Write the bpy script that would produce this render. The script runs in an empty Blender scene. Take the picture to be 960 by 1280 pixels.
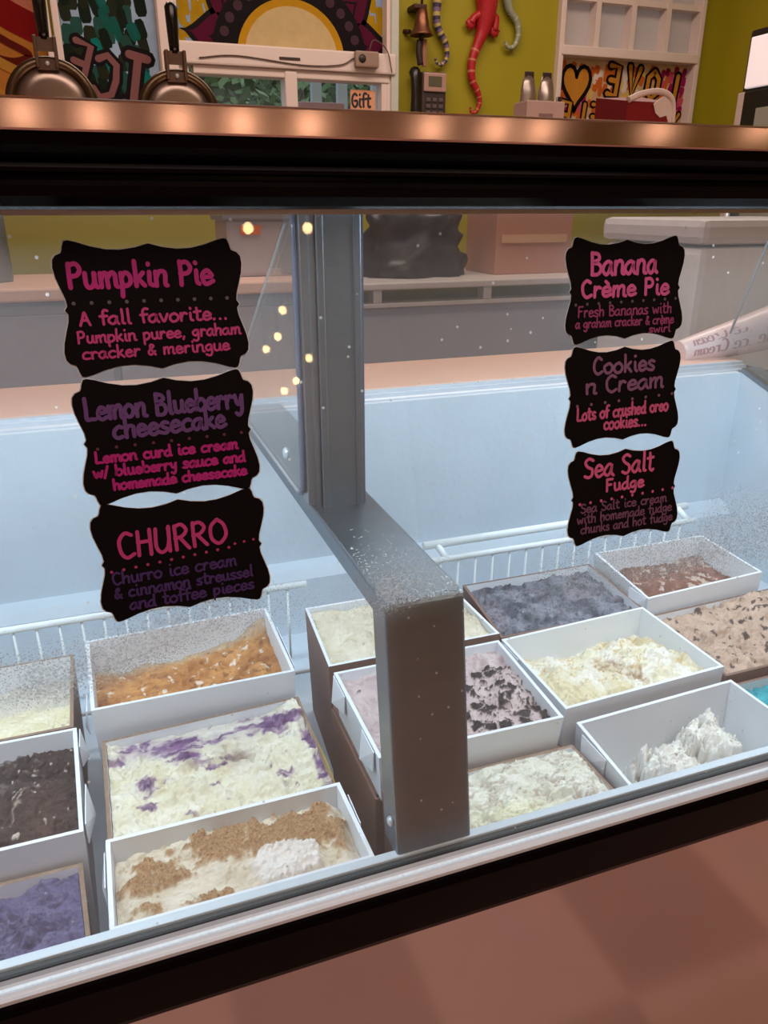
import bpy, bmesh, math, random
from mathutils import Vector as V, noise as NZ
random.seed(7)
SC = bpy.context.scene
COL = SC.collection
# ------------------------------------------------------------------ camera, world, lights, exposure
cam = bpy.data.cameras.new('camera'); co = bpy.data.objects.new('camera', cam); COL.objects.link(co)
co.location = (0, 0, 1.30)
co.rotation_euler = (math.radians(90) - math.atan(382/960), 0, math.radians(-19.7))
cam.sensor_fit = 'AUTO'; cam.sensor_width = 36; cam.lens = 27; cam.clip_start = .01
SC.camera = co
SC.view_settings.view_transform = 'Standard'; SC.view_settings.look = 'None'
SC.view_settings.gamma = 1; SC.view_settings.exposure = 0.0
try: SC.view_settings.use_curve_mapping = False
except Exception: pass
w = bpy.data.worlds.new('world'); SC.world = w; w.use_nodes = True
bg = w.node_tree.nodes['Background']; bg.inputs[0].default_value = (.72, .82, .95, 1); bg.inputs[1].default_value = .85
def area(name, loc, rot, sx, sy, power, color):
    l = bpy.data.lights.new(name, 'AREA'); l.shape = 'RECTANGLE'; l.size = sx; l.size_y = sy; l.energy = power; l.color = color
    o = bpy.data.objects.new(name, l); COL.objects.link(o); o.location = loc; o.rotation_euler = [math.radians(a) for a in rot]; return o
WARM = (1, .80, .68)
area('customer_fill_light', (.4, -.75, 2.68), (0, 0, 0), 2.2, 1.0, 30, WARM)  # added area lamp giving ambient light on the customer side
area('staff_fill_light', (.9, 2.0, 2.68), (0, 0, 0), 2.4, .6, 31, WARM)  # added area lamp brightening the staff side and back wall
area('case_led_lamp', (-.31, .565, 1.302), (14, 0, 0), .80, .03, 4.8, (.76, .89, 1))
area('case_led_lamp', (.67, .565, 1.302), (14, 0, 0), .72, .03, 4.4, (.76, .89, 1))
area('case_rear_led_lamp', (-.31, .93, 1.302), (-4, 0, 0), .80, .03, 1.2, (.76, .89, 1))
area('case_rear_led_lamp', (.67, .93, 1.302), (-4, 0, 0), .72, .03, 1.2, (.76, .89, 1))

# ------------------------------------------------------------------ helpers
def lin(c):
    r = []
    for x in c[:3]:
        x = max(0, min(255, x)) / 255
        r.append(x/12.92 if x <= .04045 else ((x+.055)/1.055)**2.4)
    return tuple(r)
_m = {}
def mat(name, c, rough=.5, metal=0., var=.08, nscale=40, bump=0., bscale=200, emit=0, trans=0., stretch=None, coat=0., aniso=0., spec=.5):
    if name in _m: return _m[name]
    m = bpy.data.materials.new(name); m.use_nodes = True; nt = m.node_tree; n = nt.nodes; L = nt.links
    b = n['Principled BSDF']
    a = lin(c)
    tc = n.new('ShaderNodeTexCoord'); mp = n.new('ShaderNodeMapping'); L.new(tc.outputs['Object'], mp.inputs[0])
    if stretch: mp.inputs['Scale'].default_value = stretch
    ns = n.new('ShaderNodeTexNoise'); ns.inputs['Scale'].default_value = nscale; ns.inputs['Detail'].default_value = 4
    L.new(mp.outputs[0], ns.inputs['Vector'])
    cr = n.new('ShaderNodeMix'); cr.data_type = 'RGBA'
    cr.inputs[6].default_value = tuple(x*(1-var) for x in a) + (1,); cr.inputs[7].default_value = tuple(min(1, x*(1+var)) for x in a) + (1,)
    L.new(ns.outputs[0], cr.inputs[0]); L.new(cr.outputs[2], b.inputs['Base Color'])
    b.inputs['Roughness'].default_value = rough; b.inputs['Metallic'].default_value = metal; b.inputs['Specular IOR Level'].default_value = spec
    if coat: b.inputs['Coat Weight'].default_value = coat
    if trans:
        tr = n.new('ShaderNodeBsdfTranslucent'); L.new(cr.outputs[2], tr.inputs[0]); mx = n.new('ShaderNodeMixShader'); mx.inputs[0].default_value = trans
        L.new(b.outputs[0], mx.inputs[1]); L.new(tr.outputs[0], mx.inputs[2]); L.new(mx.outputs[0], n['Material Output'].inputs[0])
    if emit:
        b.inputs['Emission Color'].default_value = a + (1,); b.inputs['Emission Strength'].default_value = emit
    if bump:
        bn = n.new('ShaderNodeTexNoise'); bn.inputs['Scale'].default_value = bscale; bn.inputs['Detail'].default_value = 3
        L.new(mp.outputs[0], bn.inputs['Vector'])
        bp = n.new('ShaderNodeBump'); bp.inputs['Strength'].default_value = bump; bp.inputs['Distance'].default_value = .002
        L.new(bn.outputs[0], bp.inputs['Height']); L.new(bp.outputs[0], b.inputs['Normal'])
    if aniso: b.inputs['Anisotropic'].default_value = aniso
    _m[name] = m; return m
def glass_mat(name, tint=(.97, .99, .99), haze=.02, specks=False, ior=1.45):
    m = bpy.data.materials.new(name); m.use_nodes = True; nt = m.node_tree; n = nt.nodes; L = nt.links
    n.remove(n['Principled BSDF']); out = n['Material Output']
    t = n.new('ShaderNodeBsdfTransparent'); t.inputs[0].default_value = tint + (1,)
    g = n.new('ShaderNodeBsdfGlossy'); g.inputs['Roughness'].default_value = .02
    lw = n.new('ShaderNodeLayerWeight'); lw.inputs[0].default_value = .5      # Schlick reflectance of a thin pane
    pw = n.new('ShaderNodeMath'); pw.operation = 'POWER'; pw.inputs[1].default_value = 5; L.new(lw.outputs['Facing'], pw.inputs[0])
    f = n.new('ShaderNodeMath'); f.operation = 'MULTIPLY_ADD'; f.inputs[1].default_value = .96; f.inputs[2].default_value = ((ior-1)/(ior+1))**2; L.new(pw.outputs[0], f.inputs[0])
    mx = n.new('ShaderNodeMixShader'); L.new(f.outputs[0], mx.inputs[0]); L.new(t.outputs[0], mx.inputs[1]); L.new(g.outputs[0], mx.inputs[2])
    d = n.new('ShaderNodeBsdfDiffuse'); d.inputs[0].default_value = (.8, .8, .8, 1)
    tl = n.new('ShaderNodeBsdfTranslucent'); tl.inputs[0].default_value = (.8, .8, .8, 1)
    dm = n.new('ShaderNodeMixShader'); L.new(d.outputs[0], dm.inputs[1]); L.new(tl.outputs[0], dm.inputs[2])
    m2 = n.new('ShaderNodeMixShader'); L.new(mx.outputs[0], m2.inputs[1]); L.new(dm.outputs[0], m2.inputs[2])
    m2.inputs[0].default_value = haze
    if specks:
        tc = n.new('ShaderNodeTexCoord')
        vo = n.new('ShaderNodeTexVoronoi'); vo.inputs['Scale'].default_value = 75; L.new(tc.outputs['Object'], vo.inputs['Vector'])
        lt = n.new('ShaderNodeMath'); lt.operation = 'LESS_THAN'; lt.inputs[1].default_value = .075; L.new(vo.outputs['Distance'], lt.inputs[0])
        sp = n.new('ShaderNodeSeparateColor'); L.new(vo.outputs['Color'], sp.inputs[0])
        gt = n.new('ShaderNodeMath'); gt.operation = 'GREATER_THAN'; gt.inputs[1].default_value = .5; L.new(sp.outputs[0], gt.inputs[0])
        mu = n.new('ShaderNodeMath'); mu.operation = 'MULTIPLY'; L.new(lt.outputs[0], mu.inputs[0]); L.new(gt.outputs[0], mu.inputs[1])
        # cloudy smears, also imitating the milky haze of room reflections
        ns = n.new('ShaderNodeTexNoise'); ns.inputs['Scale'].default_value = 5; ns.inputs['Detail'].default_value = 5; L.new(tc.outputs['Object'], ns.inputs['Vector'])
        sc = n.new('ShaderNodeMath'); sc.operation = 'MULTIPLY'; sc.inputs[1].default_value = haze*2; L.new(ns.outputs[0], sc.inputs[0])
        ad = n.new('ShaderNodeMath'); ad.operation = 'MULTIPLY_ADD'; ad.inputs[1].default_value = .6; L.new(mu.outputs[0], ad.inputs[0]); L.new(sc.outputs[0], ad.inputs[2])
        L.new(ad.outputs[0], m2.inputs[0])
    L.new(m2.outputs[0], out.inputs[0]); return m

class MB:
    def __init__(s): s.v = []; s.f = []; s.mi = []; s.sm = []; s.col = None
    def add(s, vs, fs, mi=0, smooth=False):
        o = len(s.v); s.v += [tuple(p) for p in vs]
        for f in fs: s.f.append([i+o for i in f]); s.mi.append(mi); s.sm.append(smooth)
    def box(s, x0, x1, y0, y1, z0, z1, mi=0, b=0):
        if b:
            b = min(b, (x1-x0)/2.2, (y1-y0)/2.2, (z1-z0)/2.2)
            bm = bmesh.new(); bmesh.ops.create_cube(bm, size=1)
            for q in bm.verts: q.co = V(((x0+x1)/2+q.co.x*(x1-x0), (y0+y1)/2+q.co.y*(y1-y0), (z0+z1)/2+q.co.z*(z1-z0)))
            bmesh.ops.bevel(bm, geom=bm.edges[:], offset=b, segments=2, affect='EDGES', profile=.6)
            bm.verts.index_update(); s.add([q.co[:] for q in bm.verts], [[q.index for q in f.verts] for f in bm.faces], mi); bm.free(); return
        s.add([(x0,y0,z0),(x1,y0,z0),(x1,y1,z0),(x0,y1,z0),(x0,y0,z1),(x1,y0,z1),(x1,y1,z1),(x0,y1,z1)],
              [(0,3,2,1),(4,5,6,7),(0,1,5,4),(1,2,6,5),(2,3,7,6),(3,0,4,7)], mi)
    def hexa(s, p, mi=0):   # 8 points, bottom 4 then top 4
        s.add(p, [(0,3,2,1),(4,5,6,7),(0,1,5,4),(1,2,6,5),(2,3,7,6),(3,0,4,7)], mi)
    def prism(s, prof, axis, a, b, mi=0, smooth=False):   # profile polygon extruded along an axis
        n = len(prof)
        def P(q, t):
            return (t, q[0], q[1]) if axis == 'x' else ((q[0], t, q[1]) if axis == 'y' else (q[0], q[1], t))
        vs = [P(q, a) for q in prof] + [P(q, b) for q in prof]
        s.add(vs, [(i, (i+1) % n, n+(i+1) % n, n+i) for i in range(n)], mi, smooth)
        s.add([P(q, a) for q in prof], [list(range(n))[::-1]], mi); s.add([P(q, b) for q in prof], [list(range(n))], mi)
    def tube(s, path, rad, seg=8, mi=0, cap=True, smooth=True):
        n = len(path); path = [V(p) for p in path]
        rs = rad if isinstance(rad, (list, tuple)) else [rad]*n
        vs = []; fs = []; up = None
        for i in range(n):
            t = (path[min(i+1, n-1)]-path[max(i-1, 0)]).normalized()
            if up is None: up = V((0, 0, 1)) if abs(t.z) < .9 else V((1, 0, 0))
            a = t.cross(up).normalized(); up = a.cross(t).normalized()
            for k in range(seg):
                th = 2*math.pi*k/seg; vs.append(path[i] + (a*math.cos(th)+up*math.sin(th))*rs[i])
        for i in range(n-1):
            for k in range(seg): fs.append((i*seg+k, i*seg+(k+1) % seg, (i+1)*seg+(k+1) % seg, (i+1)*seg+k))
        s.add(vs, fs, mi, smooth)
        if cap: s.add(vs[:seg], [list(range(seg))], mi); s.add(vs[-seg:], [list(range(seg))[::-1]], mi)
    def lathe(s, prof, c, axis='z', seg=32, mi=0, smooth=True):   # prof [(r,h)]
        vs = []; fs = []
        for r, h in prof:
            for k in range(seg):
                th = 2*math.pi*k/seg; a, b = r*math.cos(th), r*math.sin(th)
                vs.append((c[0]+a, c[1]+b, c[2]+h) if axis == 'z' else ((c[0]+a, c[1]+h, c[2]+b) if axis == 'y' else (c[0]+h, c[1]+a, c[2]+b)))
        for i in range(len(prof)-1):
            for k in range(seg): fs.append((i*seg+k, i*seg+(k+1) % seg, (i+1)*seg+(k+1) % seg, (i+1)*seg+k))
        s.add(vs, fs, mi, smooth)
    def ball(s, c, r, mi=0, sc=(1, 1, 1), seg=10):
        prof = []; vs = []; fs = []; h = seg//2
        for i in range(h+1):
            ph = math.pi*i/h
            for k in range(seg):
                th = 2*math.pi*k/seg; vs.append((c[0]+r*sc[0]*math.sin(ph)*math.cos(th), c[1]+r*sc[1]*math.sin(ph)*math.sin(th), c[2]+r*sc[2]*math.cos(ph)))
        for i in range(h):
            for k in range(seg): fs.append((i*seg+k, (i+1)*seg+k, (i+1)*seg+(k+1) % seg, i*seg+(k+1) % seg))
        s.add(vs, fs, mi, True)
    def build(s, name, mats, parent=None, loc=None):
        me = bpy.data.meshes.new(name); me.from_pydata(s.v, [], s.f)
        for m in (mats if isinstance(mats, (list, tuple)) else [mats]): me.materials.append(m)
        me.polygons.foreach_set('material_index', s.mi); me.polygons.foreach_set('use_smooth', s.sm)
        me.update(); bm = bmesh.new(); bm.from_mesh(me); bmesh.ops.remove_doubles(bm, verts=bm.verts, dist=1e-6); bmesh.ops.recalc_face_normals(bm, faces=bm.faces); bm.to_mesh(me); bm.free()
        o = bpy.data.objects.new(name, me); COL.objects.link(o)
        if parent: par(o, parent)
        return o
def par(o, p):
    o.parent = p
    w = V((0, 0, 0)); q = p
    while q: w += q.location; q = q.parent
    o.location = o.location - w
def tag(o, label=None, cat=None, group=None, kind=None):
    if label: o['label'] = label
    if cat: o['category'] = cat
    if group: o['group'] = group
    if kind: o['kind'] = kind
    return o
def thing(name, label, cat, loc=(0, 0, 0), group=None):
    o = bpy.data.objects.new(name, None); COL.objects.link(o); o.location = loc; o.empty_display_size = .02
    return tag(o, label, cat, group)
def struct(name, mb, m): return tag(mb.build(name, m), kind='structure')
def catmull(pts, n=6):
    if len(pts) < 3: return [tuple(p) for p in pts]
    P = [V(p) for p in pts]; P = [P[0]*2-P[1]] + P + [P[-1]*2-P[-2]]; out = []
    for i in range(1, len(P)-2):
        for k in range(n):
            t = k/n; a, b, c, d = P[i-1], P[i], P[i+1], P[i+2]
            out.append(tuple(.5*((2*b)+(-a+c)*t+(2*a-5*b+4*c-d)*t*t+(-a+3*b-3*c+d)*t**3)))
    out.append(tuple(P[-2])); return out
def ribbon(mb, pts, wd, to3, mi=0, lift=.0002):   # flat brush stroke with round ends; pts 2-D, to3 maps 2-D to 3-D
    P = [V((p[0], p[1])) for p in pts]; d = random.uniform(0, lift)
    Q = [P[0]]
    for p in P[1:]:
        if (p-Q[-1]).length > wd*.12: Q.append(p)
    P = Q if len(Q) > 1 else [P[0], P[0]+V((wd*.3, 0))]
    lf = []; rt = []
    for i in range(len(P)):
        t = (P[min(i+1, len(P)-1)]-P[max(i-1, 0)])
        if t.length < 1e-9: t = V((1, 0))
        t.normalize(); nn = V((-t.y, t.x))*wd/2
        lf.append(P[i]+nn); rt.append(P[i]-nn)
    vs = []; fs = []
    for a, b in zip(lf, rt): vs += [to3(a.x, a.y, d), to3(b.x, b.y, d)]
    for i in range(len(P)-1): fs.append((2*i, 2*i+1, 2*i+3, 2*i+2))
    mb.add(vs, fs, mi)
    for p in (P[0], P[-1]):
        d = random.uniform(0, lift)
        mb.add([to3(p.x+wd/2*math.cos(k*math.pi/4), p.y+wd/2*math.sin(k*math.pi/4), d) for k in range(8)], [list(range(8))], mi)
# ------------------------------------------------------------------ handwriting
G = {
'a':("8,9 5,10 1,7 0,3 3,0 6,2 8,8 8,10 8,3 10,0",10.5),'b':("1,18 1,9 1,0 1,6 5,10 9,7 9,3 5,0 1,2",10),'c':("8,9 5,10 1,7 1,2 4,0 8,1",9),
'd':("8,9 5,10 1,7 0,3 3,0 7,2 8,8|8,18 8,2 10,0",10.5),'e':("1,5 8,6 7,9 4,10 1,7 1,2 4,0 9,2",9.5),'f':("8,17 5,18 3,15 3,7 3,0|0,10 7,10.5",7.5),
'g':("8,9 5,10 1,7 1,3 4,1 7,4 8,10 8,-3 5,-7 1,-5",10),'h':("1,18 1,9 1,0|1,5 4,10 8,9 8,5 8,0",10),'i':("2,10 2,2 4,0|2,15.5 2,16.2",5),
'k':("1,18 1,9 1,0|7,10 1,4|3,5.5 8,0",9),'l':("2,18 2,9 2,1 4,0",5),'m':("1,10 1,0|1,6 4,10 6,9 6,5 6,0|6,6 9,10 12,9 12,1 14,0",14.5),
'n':("1,10 1,0|1,6 4,10 8,9 8,1 10,0",10.5),'o':("5,10 1,8 0,4 3,0 7,1 9,6 6,10 4,10",10),'p':("1,10 1,2 1,-7|1,6 4,10 8,8 8,3 4,0 1,2",10),
'q':("8,9 5,10 1,7 1,3 4,1 7,4 8,10 8,2 8,-7 10,-4",10.5),'r':("1,10 1,0|1,5 4,10 7,9",8),'s':("7,9 4,10 1,8 3,5.5 7,3 5,0 0,1",8.5),
't':("3,16 3,8 3,2 5,0 7,1|0,11 7,11.5",8),'u':("1,10 1,3 3,0 7,2 8,10|8,10 8,2 10,0",10.5),'v':("0,10 4,0 8,10",9),'w':("0,10 3,0 6,8 9,0 12,10",13),
'y':("1,10 2,4 5,3 8,10|8,10 7,-3 4,-7 1,-5",9.5),
'A':("0,0 2.5,8 5,16 7.5,8 10,0|2,6 8,6",11),'B':("1,17 1,9 1,0|1,17 7,16 8,12 1,9 8,8 10,4 7,0 1,0",11),'C':("9,15 5,17 1,12 1,4 5,0 10,2",11),
'F':("1,17 1,9 1,0|1,17 9,17|1,9 7,9.5",10),'H':("1,17 1,9 1,0|9,17 9,9 9,0|1,9 9,9",11),'I':("1,17 1,0",4),'L':("1,18 1,9 1,1 5,0.7 9,0.5",10),'O':("6,17 1,12 1,4 6,0 11,5 10,13 6,17",12.5),
'P':("1,17 1,9 1,0|1,16 6,17 9,13 7,9 1,8",10.5),'R':("1,17 1,9 1,0|1,16 6,17 9,13 6,9 1,8|4,8 10,0",11.5),'S':("9,15 5,17 1,14 3,10 8,7 8,2 4,0 0,2",10),
'U':("1,17 1,5 4,0 8,2 10,8 10,17|10,17 10,0",12),'G':("9,15 5,17 1,12 1,4 5,0 9,3 9,8 5,8",11),'W':("0,17 3,0 6,12 9,0 12,17",13),'E':("9,17 1,17 1,9 1,0 9,0|1,9 7,9",10),'V':("0,17 5,0 10,17",10),'Y':("0,17 5,9 10,17|5,9 5,0",10),
'&':("9,0 3,10 4,15 7,13 1,5 3,0 9,5",10),'.':("1,.2 1.5,.6",5),',':("2,1 1,-3",5),'/':("0,-2 6,17",7),' ':("",7)}
G['é'] = (G['e'][0] + "|4,12.5 7,15.5", 9.5); G['è'] = (G['e'][0] + "|3,15.5 6,12.5", 9.5)
def layout(text):
    x = 0; st = []
    for ch in text:
        g, wd = G[ch]
        for s in g.split('|'):
            if s.strip():
                st.append([(x+float(p.split(',')[0]), float(p.split(',')[1])) for p in s.split()])
        x += wd + 1.2
    return st, x-1.2
def write(mb, text, cu, cv, width, xh, wd, to3, mi=0, slope=0., jit=.35):
    st, tw = layout(text); sx = width/tw; sy = xh/10
    for s in st:
        pts = [(p[0]+random.uniform(-jit, jit), p[1]+random.uniform(-jit, jit)) for p in s]
        pts = catmull([(p[0], p[1], 0) for p in pts], 5)
        ribbon(mb, [(cu+(p[0]-tw/2)*sx, cv+p[1]*sy+slope*(p[0]-tw/2)*sx) for p in pts], wd, to3, mi)

# ------------------------------------------------------------------ materials
M_steel = mat('brushed_steel', (128, 138, 146), .36, 1, .12, 30, .12, 90, stretch=(1, 1, 25))
M_steel_h = mat('brushed_steel_counter', (204, 176, 168), .12, 1, .14, 30, 0, 60, stretch=(1, .02, .02))
M_steel_s = mat('steel_front_sheet', (205, 198, 194), .10, 1, .04, 3)
M_alum = mat('aluminium_channel', (206, 214, 224), .35, .35, .08, 80)
M_black = mat('black_gloss_moulding', (4, 3, 4), .22, 0, .2, 20, spec=.09)
M_liner = mat('frosted_white_liner', (200, 212, 222), .55, 0, .11, 10, .45, 110)
M_wire = mat('white_coated_wire', (226, 234, 238), .4, 0, .05, 60)
M_carton = mat('white_carton', (226, 231, 238), .55, 0, .03, 30, .05, 80)
M_brown = mat('brown_cardboard', (122, 92, 80), .7, 0, .12, 30, .1, 120)
M_corr = mat('corrugated_edge', (140, 116, 98), .8, 0, .5, 260)
M_gasket = mat('dark_gasket', (52, 56, 60), .5)
M_glass = glass_mat('case_glass', haze=.05, specks=True)
M_acr = glass_mat('clear_acrylic', tint=(.93, .95, .96), haze=.05)
M_acr_edge = mat('acrylic_edge', (86, 92, 110), .2, 0, .1, 30)
M_wall = mat('olive_green_paint', (158, 146, 8), .65, 0, .06, 6, .1, 60)
M_cream = mat('warm_white_paint', (226, 208, 200), .5, 0, .04, 8)
M_ledge = mat('pink_beige_laminate', (226, 186, 168), .35, 0, .05, 10)
M_ceil = mat('ceiling_paint', (232, 222, 214), .8, 0, .03, 8)
M_grey = mat('grey_laminate', (160, 156, 164), .45, 0, .08, 4)

# ------------------------------------------------------------------ the room
XL, XR, YF, YB, H = -2.6, 2.64, -6.0, 3.1, 2.75
def checker():
    m = bpy.data.materials.new('terracotta_checker_tile'); m.use_nodes = True; n = m.node_tree.nodes; L = m.node_tree.links; b = n['Principled BSDF']
    tc = n.new('ShaderNodeTexCoord'); mp = n.new('ShaderNodeMapping'); L.new(tc.outputs['Object'], mp.inputs[0])
    T = .335; mp.inputs['Location'].default_value = (-.397/T, -.075/T, .01); mp.inputs['Scale'].default_value = (1/T, 1/T, .001)
    ck = n.new('ShaderNodeTexChecker'); ck.inputs['Scale'].default_value = 1
    ck.inputs[1].default_value = lin((218, 172, 164)) + (1,); ck.inputs[2].default_value = lin((194, 149, 141)) + (1,)
    L.new(mp.outputs[0], ck.inputs[0])
    ns = n.new('ShaderNodeTexNoise'); ns.inputs['Scale'].default_value = 8; L.new(tc.outputs['Object'], ns.inputs[0])
    mx = n.new('ShaderNodeMix'); mx.data_type = 'RGBA'; mx.blend_type = 'MULTIPLY'; mx.inputs[0].default_value = .12
    L.new(ck.outputs[0], mx.inputs[6]); L.new(ns.outputs[1], mx.inputs[7]); L.new(mx.outputs[2], b.inputs['Base Color']); b.inputs['Roughness'].default_value = .5
    return m
f = MB(); f.box(XL, XR, YF, YB, -.1, 0); struct('floor', f, checker())
f = MB(); f.box(XL, XR, YF, YB, H, H+.1); struct('ceiling', f, M_ceil)
f = MB(); f.box(XL-.1, XL, YF, YB, 0, H); struct('wall_left', f, M_cream)
f = MB(); f.box(XR, XR+.1, YF, YB, 0, H); struct('wall_right', f, M_wall)
f = MB(); f.box(XL-.1, XR+.1, YF-.1, YF, 0, H); struct('wall_front', f, M_cream)
# back wall with openings: painted windows A (-.95..-.04), B (.0...29), C (.36..1.11), D (1.86..2.51)
WZ0, WZ1 = 1.40, 2.42
f = MB()
cols = [(-.628, -.052), (-.020, .300), (.354, 1.118), (1.852, 2.513)]
f.box(XL-.1, XR+.1, YB, YB+.12, 0, WZ0-.008); f.box(XL-.1, XR+.1, YB, YB+.12, WZ1+.008, H)
xs = [XL-.1] + [c for p in cols for c in p] + [XR+.1]
for i in range(0, len(xs), 2): f.box(xs[i], xs[i+1], YB, YB+.12, WZ0-.008, WZ1+.008)
struct('wall_back', f, M_wall)
def to_wall(y): return lambda a, b, d=0: (a, y-d, b)
def sh(c): return c
def paintmat(n, c, tr=.45): return mat('paint_'+n, c, .6, 0, .15, 30, trans=tr, spec=.12)
def wframe(name, x0, x1, z0, z1, t=.035):
    f = MB()
    for a in ((x0-t, x0), (x1, x1+t)): f.box(a[0], a[1], YB-.03, YB+.05, z0-t, z1+t, b=.004)
    f.box(x0, x1, YB-.03, YB+.05, z0-t, z0, b=.004); f.box(x0, x1, YB-.03, YB+.05, z1, z1+t, b=.004)
    return f
def dabs(mb, x0, x1, z0, z1, dx, dz, nm, y, ang=0, fill=.9, mis=None, skip=None):
    nx = int((x1-x0)/dx); nz = int((z1-z0)/dz)
    for i in range(nx):
        for k in range(nz):
            if random.random() > fill: continue
            cx = x0+(i+.5)*dx+random.uniform(-.2, .2)*dx; cz = z0+(k+.5+.5*(i % 2))*dz+random.uniform(-.2, .2)*dz
            if cz > z1-dz*.4 or cx > x1-dx*.4: continue
            if skip and skip(cx, cz): continue
            a = ang+random.uniform(-.2, .2); l = dz*random.uniform(.45, .64); wd = dx*random.uniform(.44, .62)
            pts = []
            for q in range(8):
                th = q*math.pi/4+.39; px = wd*math.copysign(abs(math.cos(th))**.5, math.cos(th)); pz = l*math.copysign(abs(math.sin(th))**.5, math.sin(th))
                pts.append((cx+px*math.cos(a)-pz*math.sin(a), y-random.uniform(0, .0004), cz+px*math.sin(a)+pz*math.cos(a)))
            mb.add(pts, [list(range(8))], random.choice(mis) if mis else random.randrange(nm))
PY = YB+.02     # pane plane
# window 1: red and yellow swirl pane
wf = struct('window_1', wframe('w', -.62, -.060, WZ0, WZ1, .018), M_cream)
pm = [paintmat('ochre', (206, 140, 62)), paintmat('red', (150, 20, 22)), paintmat('peach', (214, 140, 110)), paintmat('dark_red', (110, 30, 20)), paintmat('gold', (214, 160, 70))]
p = MB(); p.box(-.62, -.060, PY, PY+.006, WZ0, WZ1, 0)
T3 = to_wall(PY-.002)
def stroke(mb, pts, wd, mi, y): ribbon(mb, catmull([(a, b, 0) for a, b in pts], 8), wd, to_wall(y), mi)
stroke(p, [(-.5, 2.1), (-.3, 2.0), (-.2, 1.97), (-.1, 1.93), (-.055, 1.92)], .10, 2, PY-.001)
stroke(p, [(-.5, 1.95), (-.25, 1.93), (-.18, 1.88), (-.12, 1.85), (-.07, 1.83)], .085, 1, PY-.002)
stroke(p, [(-.4, 1.80), (-.25, 1.82), (-.17, 1.79), (-.12, 1.76), (-.17, 1.74), (-.25, 1.755)], .022, 3, PY-.003)
stroke(p, [(-.5, 1.72), (-.3, 1.77), (-.2, 1.73), (-.1, 1.68)], .03, 4, PY-.003)
stroke(p, [(-.5, 1.62), (-.3, 1.67), (-.2, 1.63), (-.08, 1.62)], .035, 4, PY-.003)
p.build('painted_pane', pm, wf)
# window 2: teal mosaic pane with mirrored ICE
wf = struct('window_2', wframe('w', -.012, .292, WZ0, WZ1, .022), M_cream)
tm = [paintmat('pane_white', (226, 230, 238), .8), paintmat('teal', (32, 112, 100)), paintmat('dark_green', (30, 44, 30)), paintmat('mid_teal', (50, 96, 84)), paintmat('aqua', (20, 150, 140)), paintmat('olive_dark', (48, 52, 34)), paintmat('ink', (14, 8, 12), .02), paintmat('mauve', (150, 100, 100), .3)]
p = MB(); p.box(-.012, .292, PY, PY+.006, WZ0, WZ1, 0)
dabs(p, -.012, .288, WZ0, 2.2, .034, .058, 4, PY-.001, .15, .98, [2, 3, 2, 5, 5, 2, 3])
dabs(p, -.005, .288, 1.66, 2.2, .030, .062, 4, PY-.0018, .2, .6, [1, 3, 1, 4, 5, 2])
def block(mb, strokes, cx, cz, sc, rot, wd, y, mi_out, mi_in, mirror=True, out=2.1):
    c, s_ = math.cos(rot), math.sin(rot)
    for k, (mi, ww) in enumerate(((mi_out, wd*out), (mi_in, wd))):
        for st in strokes:
            q = []
            for a, b in st:
                a = -a if mirror else a
                q.append((cx+(a*c-b*s_)*sc, cz+(a*s_+b*c)*sc))
            ribbon(mb, q, ww, to_wall(y-k*.001), mi)
BL = {'E': [[(.4, 1), (-.4, 1), (-.4, -1), (.4, -1)], [(-.4, 0), (.3, 0)]], 'C': [[(.5, .7), (.1, 1), (-.4, .7), (-.5, 0), (-.4, -.7), (.1, -1), (.5, -.7)]],
      'I': [[(-.4, 1), (.4, 1)], [(0, 1), (0, -1)], [(-.4, -1), (.4, -1)]], 'L': [[(-.4, 1), (-.4, -1), (.5, -1)]], 'O': [[(0, 1), (-.5, .5), (-.5, -.5), (0, -1), (.5, -.5), (.5, .5), (0, 1)]],
      'V': [[(-.5, 1), (0, -1), (.5, 1)]], 'Y': [[(-.5, 1), (0, 0), (.5, 1)], [(0, 0), (0, -1)]], 'S': [[(.45, .7), (0, 1), (-.45, .6), (.45, -.5), (0, -1), (-.45, -.7)]], 'F': [[(.5, 1), (-.4, 1), (-.4, -1)], [(-.4, 0), (.3, 0)]],
      'U': [[(-.5, 1), (-.5, -.5), (0, -1), (.5, -.5), (.5, 1)]], 'R': [[(-.4, -1), (-.4, 1), (.2, 1), (.45, .5), (.2, 0), (-.4, 0)], [(0, 0), (.45, -1)]]}
block(p, BL['E'], .032, 1.748, .060, -.35, .021, PY-.003, 6, 7)
block(p, BL['C'], .112, 1.708, .066, -.30, .022, PY-.003, 6, 7)
block(p, BL['I'], .208, 1.700, .076, -.22, .026, PY-.003, 6, 7)
p.build('painted_pane', tm, wf)
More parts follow.
